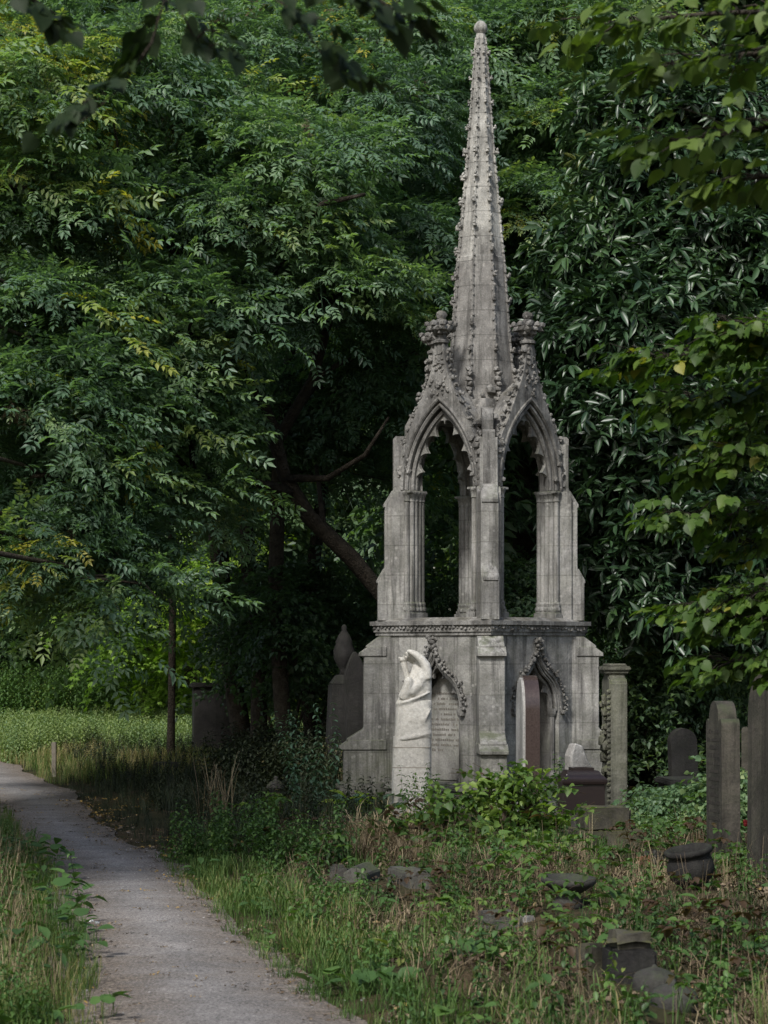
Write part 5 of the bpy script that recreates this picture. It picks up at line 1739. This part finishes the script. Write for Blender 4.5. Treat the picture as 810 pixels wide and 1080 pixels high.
def pebble(rnd):
    tm = Tm()
    for i in range(7):
        r_ = rnd.uniform(.004, .011); c = np.array((rnd.uniform(-.2, .2), rnd.uniform(-.2, .2), .003))
        V = [(0, 0, .8), (1, 0, 0), (.2, .9, .1), (-.9, .4, 0), (-.6, -.8, .1), (.5, -.9, 0)]
        tm.add(np.array(V) * r_ * np.array((1, 1, .8)) + c, [(0, 1, 2), (0, 2, 3), (0, 3, 4), (0, 4, 5), (0, 5, 1)], rnd.uniform(-.4, .4))
    return tm.fin()


scatter('path_grit', [pebble(rnd) for _ in range(4)], 2600, -8, 2, YN, 30, lambda x, y: (edge_d(x, y)[0] < .1) * 1.0, M['grit'], 'loose grit and small stones on the path', 'grit', .45, .22, .5, 1.1, .026)
scatter('path_debris', [litter_tm(rnd)[:3] for _ in range(3)], 2600, -8, 2, YN, 30, lambda x, y: (edge_d(x, y)[0] < .0) * (.15 + .85 * np.exp(edge_d(x, y)[0] / .3)), M['litter'], 'scattered crumbs of leaf on the path', 'leaf litter', .55, .25, .25, .5, .03)

def k_left(x, y):
    d, rt = edge_d(x, y)
    return in_view(x, y, 1.4) & ~rt & (d > .0)

GR = (.42, 1.2)
scatter('left_verge_grass', TGT, 13000, -7, 0, YN, 27, lambda x, y: k_left(x, y) * sm(0, .3, edge_d(x, y)[0] + .1), M['grass_blade'], 'tall rough grass on the left verge of the path', 'grass', .6, .18, .6, 1.2, grade=GR)
scatter('left_verge_stalks', TDT, 2600, -7, 0, 11, 27, lambda x, y: k_left(x, y) * sm(.1, .4, edge_d(x, y)[0]), M['dry_blade'], 'dry seeding stalks rising from the left verge', 'dry grass', .5, .2, grade=(.4, 1))
scatter('left_verge_weeds', TWT, 1300, -7, 0, YN, 24, lambda x, y: k_left(x, y) * sm(.05, .4, edge_d(x, y)[0]) * (.3 + .7 * patchy(x, y, 1, 1.5)), M['weed_leaf'], 'leafy weeds in the tall grass of the left verge', 'weeds', .42, .18, .6, .95, grade=GR)
scatter('left_verge_leaves', TR, 600, -7, 0, YN, 20, lambda x, y: k_left(x, y), M['weed_leaf'], 'broad leaves low in the left verge', 'weeds', .5, .16, .7, 1.2, .05)

# shaded bank beyond the path bend, shade also put into leaf colour
def k_bank(x, y):
    d, rt = edge_d(x, y)
    return (np.abs(x) < y * .1558 + 1) & rt & (d > .05) & (x < .0)

scatter('bank_grass', TGT, 5600, -8, 0, 20.0, 38, lambda x, y: k_bank(x, y) * (.5 + .5 * patchy(x, y)) * np.where(y < 30, 1, .6), M['painted_shade_leaf'], 'shaded rough grass on the bank beyond the path bend', 'grass', .45, .2, .5, .95, grade=(.35, 1.2))
scatter('bank_weeds', TWT, 1100, -8, 0, 20.5, 38, lambda x, y: k_bank(x, y) * sm(.3, .8, edge_d(x, y)[0]), M['painted_shade_leaf'], 'dim leafy weeds on the shaded bank', 'weeds', .5, .16, .4, .75, grade=(.4, 1.2))
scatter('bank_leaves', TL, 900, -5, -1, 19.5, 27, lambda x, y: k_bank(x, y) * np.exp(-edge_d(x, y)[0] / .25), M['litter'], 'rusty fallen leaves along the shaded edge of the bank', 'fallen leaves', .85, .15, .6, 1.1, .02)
# far clearing
def k_far(x, y):
    d, rt = edge_d(x, y)
    return (x > -y * .1558 - 2.5) & (d > .1)

scatter('nettle_bed', TWT, 5200, -11, -1.5, 37, 47, lambda x, y: k_far(x, y) * 1.0, M['pale_leaf'], 'bright bed of low nettles in the far clearing', 'nettles', .85, .14, .6, .95)
scatter('clearing_grass', TGT, 5500, -11, -1.5, 31, 44, lambda x, y: k_far(x, y) * .9, M['grass_blade'], 'sunlit yellowing grass at the edge of the far clearing', 'grass', .88, .12, .5, .9)
scatter('tall_weeds', TWX, 2300, -12, -1.5, 46.5, 51, lambda x, y: k_far(x, y) * 1.0, M['weed_leaf'], 'tall grey-green weeds closing the far clearing', 'weeds', .6, .16, .8, 1.25)
scatter('undergrowth', TWT, 2000, -2, 6.5, 27.6, 36, lambda x, y: (np.abs(x) < y * .1558 + 1) * (np.hypot(x - MX, y - MY) > 1.9) * 1.0, M['painted_shade_leaf'], 'dark undergrowth behind the monument', 'undergrowth', .55, .18, .7, 1.1)

# ------------------------------------------------------------------ individual plants
def clump(name, label, px, Y, tm, n, spread, mat, tint=.5, tvar=.15, smin=.8, smax=1.2, cat='plant', squash=1.0, dz=0.0):
    x0 = gx(px, Y)
    w = rng.uniform(0, 6.28, n); r = spread * np.sqrt(rng.random(n))
    x, y = x0 + np.cos(w) * r, Y + np.sin(w) * r * squash
    z = terrain(x, y) + dz
    m = rots(rng.uniform(0, 6.28, n), rng.normal(0, .1, n), rng.normal(0, .1, n)) * rng.uniform(smin, smax, n)[:, None, None]
    V, T, A = tile(tm, m, np.stack([x, y, z], 1), tint + rng.normal(0, tvar, n))
    c = np.array((x0, Y, tz(x0, Y)))
    o = np_mesh(name, V - c, T, mat, tint=A)
    o.location = c
    return tag(o, label, cat)


# the bramble bush in front of the monument
def bush2(name, label, px, Y, rows, mat, leafkind, size, **kw):
    return bush(name, label, px, Y, rows, leafkind, mat, size=size, cat='bush', **kw)


Yb = 20.0
bush2('bramble_bush', 'sprawling bush of green and browning leaves in front of the monument', 525, Yb, [
    (548, 818, Yb, 7, 12, .1, 14, .25), (514, 830, Yb, 7, 12, .1, 12, .2), (476, 848, Yb, 9, 8, .12, 12, .1), (572, 838, Yb, 8, 14, .12, 12, .15), (532, 838, Yb, 14, 14, .2, 25, .18), (556, 846, Yb, 14, 12, .2, 25, .1), (500, 854, Yb, 16, 12, .2, 25, .08),
    (470, 864, Yb, 16, 8, .2, 17, -.25), (446, 868, Yb - .1, 12, 6, .15, 9, -.35), (548, 868, Yb, 18, 14, .25, 28), (515, 872, Yb - .1, 18, 12, .25, 16, -.05), (486, 880, Yb - .1, 16, 8, .2, 9, -.35), (570, 874, Yb, 12, 14, .2, 16), (540, 888, 19.6, 18, 12, .2, 14, .0), (575, 890, 19.6, 16, 14, .2, 12, -.05), (505, 890, 19.6, 18, 10, .2, 12, -.1), (590, 872, Yb, 9, 12, .15, 12, .05), (555, 912, 19.4, 22, 11, .2, 16, -.1), (535, 902, 19.2, 22, 12, .2, 18, .0), (580, 905, 19.2, 18, 12, .2, 14, -.05), (505, 908, 19.2, 18, 9, .2, 10, -.2), (560, 926, 19.0, 18, 8, .15, 8, -.2), (520, 915, 19.4, 18, 8, .2, 7, -.3), (456, 880, 19.6, 14, 8, .15, 8, -.3), (530, 892, Yb, 20, 12, .25, 13, -.1), (562, 902, Yb, 14, 12, .2, 8, -.15), (500, 902, Yb, 14, 8, .2, 6, -.3), (424, 872, Yb, 9, 5, .1, 9, -.4)],
    M['bramble_leaf'], 'twiglet', 1.0, tint0=.6, tvar=.2, inner=.1)
bush2('leafy_shrub', 'fresh green leafy shrub between the two brown headstones', 788, 21.8, [(785, 835, 21.8, 22, 20, .3, 26), (790, 868, 21.6, 22, 18, .3, 22, -.1), (812, 850, 21.8, 22, 24, .3, 20)], M['pale_leaf'], 'lime', .5, tint0=.5, tvar=.16, inner=.2)
bush2('leafy_shrub', 'bright green leafy shrub left of the leaning brown headstone', 735, 22.2, [(730, 838, 22.2, 24, 14, .3, 22), (710, 852, 22.2, 28, 13, .3, 24), (738, 862, 22, 18, 14, .3, 16), (690, 845, 22.6, 24, 12, .3, 16, -.1)], M['pale_leaf'], 'lime', .42, tint0=.42, tvar=.16, inner=.2)
clump('low_plant', 'patch of small pale green plants behind the tipped grey slab', 690, 21.2, TW, 60, .55, M['pale_leaf'], .55, .16, .8, 1.3, squash=.7)
clump('low_plant', 'yellow-green weeds at the foot of the leaning brown headstone', 785, 18.6, TW, 16, .22, M['pale_leaf'], .85, .1, .6, 1.0)
clump('nettle_clump', 'thin upright weed stems with pale leaves left of the monument', 328, 25.0, TWX, 3, .2, M['blue_leaf'], .5, .15, .7, .95)
clump('fern_plant', 'bluish leafy plant at the left foot of the monument', 382, 24.2, TR, 14, .26, M['blue_leaf'], .5, .16, 1.2, 1.8)
clump('nettle_clump', 'bluish leafy weed clump beside the left buttress', 352, 24.6, TW, 12, .26, M['blue_leaf'], .5, .15, 1.0, 1.5)
clump('yellow_plant', 'small bright yellow-green plant by the left buttress', 371, 23.2, TR, 7, .10, M['maple_leaf'], .9, .06, 1.2, 1.7)
clump('dry_grass_tuft', 'pale straw-coloured grass tuft below the marble hand', 396, 20.4, TD, 80, .34, M['dry_blade'], .85, .12, 1.5, 2.3)
clump('dry_grass_tuft', 'rusty brown dried plant behind the gabled kerb end', 412, 19.2, TD, 40, .26, M['dry_blade'], .35, .15, 1.0, 1.6)
clump('leafy_weed', 'tall leafy weeds in front of the marble hand base', 436, 22.6, TWT, 5, .22, M['weed_leaf'], .65, .12, .7, .9)
clump('leafy_weed', 'green weeds leaning over the path edge below the domed post', 208, 19.5, TWT, 12, .34, M['weed_leaf'], .55, .12, .55, .8)
clump('leafy_weed', 'leafy weeds on the verge left of the kerb stones', 300, 19.0, TWT, 22, .55, M['weed_leaf'], .5, .14, .55, .85)
clump('dry_stalks', 'tall dry seed stalks rising from the shaded bank', 236, 22.4, TDT, 6, .14, M['dry_blade'], .5, .12, 1.1, 1.6)
clump('nettle_plant', 'single upright nettle on the left path edge', 83, 16.6, [weed(1, .38, .06, rnd, .5, .01)], 1, .01, M['weed_leaf'], .55, .05, 1, 1)
clump('ivy_sprig', 'ivy climbing over the low part of the right niche', 592, 24.5, TWT, 4, .12, M['weed_leaf'], .6, .1, .8, 1.0)

# white litter bits by the path and a red flower between the stones
bm = bmesh.new()
for i in range(5):
    add_lump(bm, (random.uniform(-.04, .04), random.uniform(-.03, .03), random.uniform(.0, .03)), .018, 1, (1, 1, .5))
o = obj('white_litter', bm, plain_mat('white_litter_bits', (.6, .6, .58), (.75, .75, .73)), None); xx = gx(96, 14.45); o.location = (xx, 14.45, tz(xx, 14.45) + .06); tag(o, 'small bits of white litter on the left path edge', 'flower')
fx = gx(789, 20.2)
fl = empty('red_flower', 'single red flower between the two brown headstones', 'flower', (fx, 20.2, tz(fx, 20.2)))
bm = bmesh.new(); add_tube(bm, [(0, 0, -.02), (.01, 0, .12), (0, 0, .24)], .004, 5); obj('stem', bm, M['twig'], fl)
bm = bmesh.new()
for i in range(9):
    add_lump(bm, (random.uniform(-.03, .03), random.uniform(-.03, .03), .25 + random.uniform(-.02, .03)), .022, 1)
obj('petals', bm, plain_mat('red_petal', (.22, .012, .015), (.34, .03, .03)), fl)

# ------------------------------------------------------------------ light, camera
w = bpy.data.worlds.new("World"); scene.world = w; w.use_nodes = True
nt = w.node_tree; nt.nodes.clear()
wo = nt.nodes.new('ShaderNodeOutputWorld'); bg = nt.nodes.new('ShaderNodeBackground'); sk = nt.nodes.new('ShaderNodeTexSky')
SUN_EL, SUN_AZ = R(46), R(205)          # azimuth clockwise from +Y: the sun stands behind the camera's left shoulder
sk.sky_type = 'NISHITA'; sk.sun_disc = False; sk.sun_elevation = SUN_EL; sk.sun_rotation = SUN_AZ
sk.air_density = 1.2; sk.dust_density = 3.0; sk.ozone_density = .8
bg.inputs['Strength'].default_value = .15
nt.links.new(sk.outputs[0], bg.inputs[0]); nt.links.new(bg.outputs[0], wo.inputs[0])
sl = bpy.data.lights.new('sun', 'SUN'); sl.energy = 4.0; sl.angle = R(9); sl.color = (1, .99, .97)
so = bpy.data.objects.new('sun', sl); COL.objects.link(so)
sd = Vector((math.sin(SUN_AZ) * math.cos(SUN_EL), math.cos(SUN_AZ) * math.cos(SUN_EL), math.sin(SUN_EL)))
so.rotation_euler = sd.to_track_quat('Z', 'Y').to_euler(); so.location = sd * 50

cd = bpy.data.cameras.new('camera'); cd.sensor_fit = 'HORIZONTAL'; cd.sensor_width = 36; cd.lens = FPX / 810 * 36
cd.shift_y = (HYP - 540) / 810
cd.clip_end = 600; cd.dof.use_dof = True; cd.dof.focus_distance = 25; cd.dof.aperture_fstop = 10.5
co = bpy.data.objects.new('camera', cd); COL.objects.link(co); co.location = (0, 0, EYE); co.rotation_euler = (R(90), 0, 0)
scene.camera = co
scene.view_settings.view_transform = 'Standard'; scene.view_settings.look = 'None'; scene.view_settings.exposure = 0
scene.cycles.use_denoising = True
scene.cycles.max_bounces = 6; scene.cycles.diffuse_bounces = 3; scene.cycles.glossy_bounces = 2; scene.cycles.transmission_bounces = 3
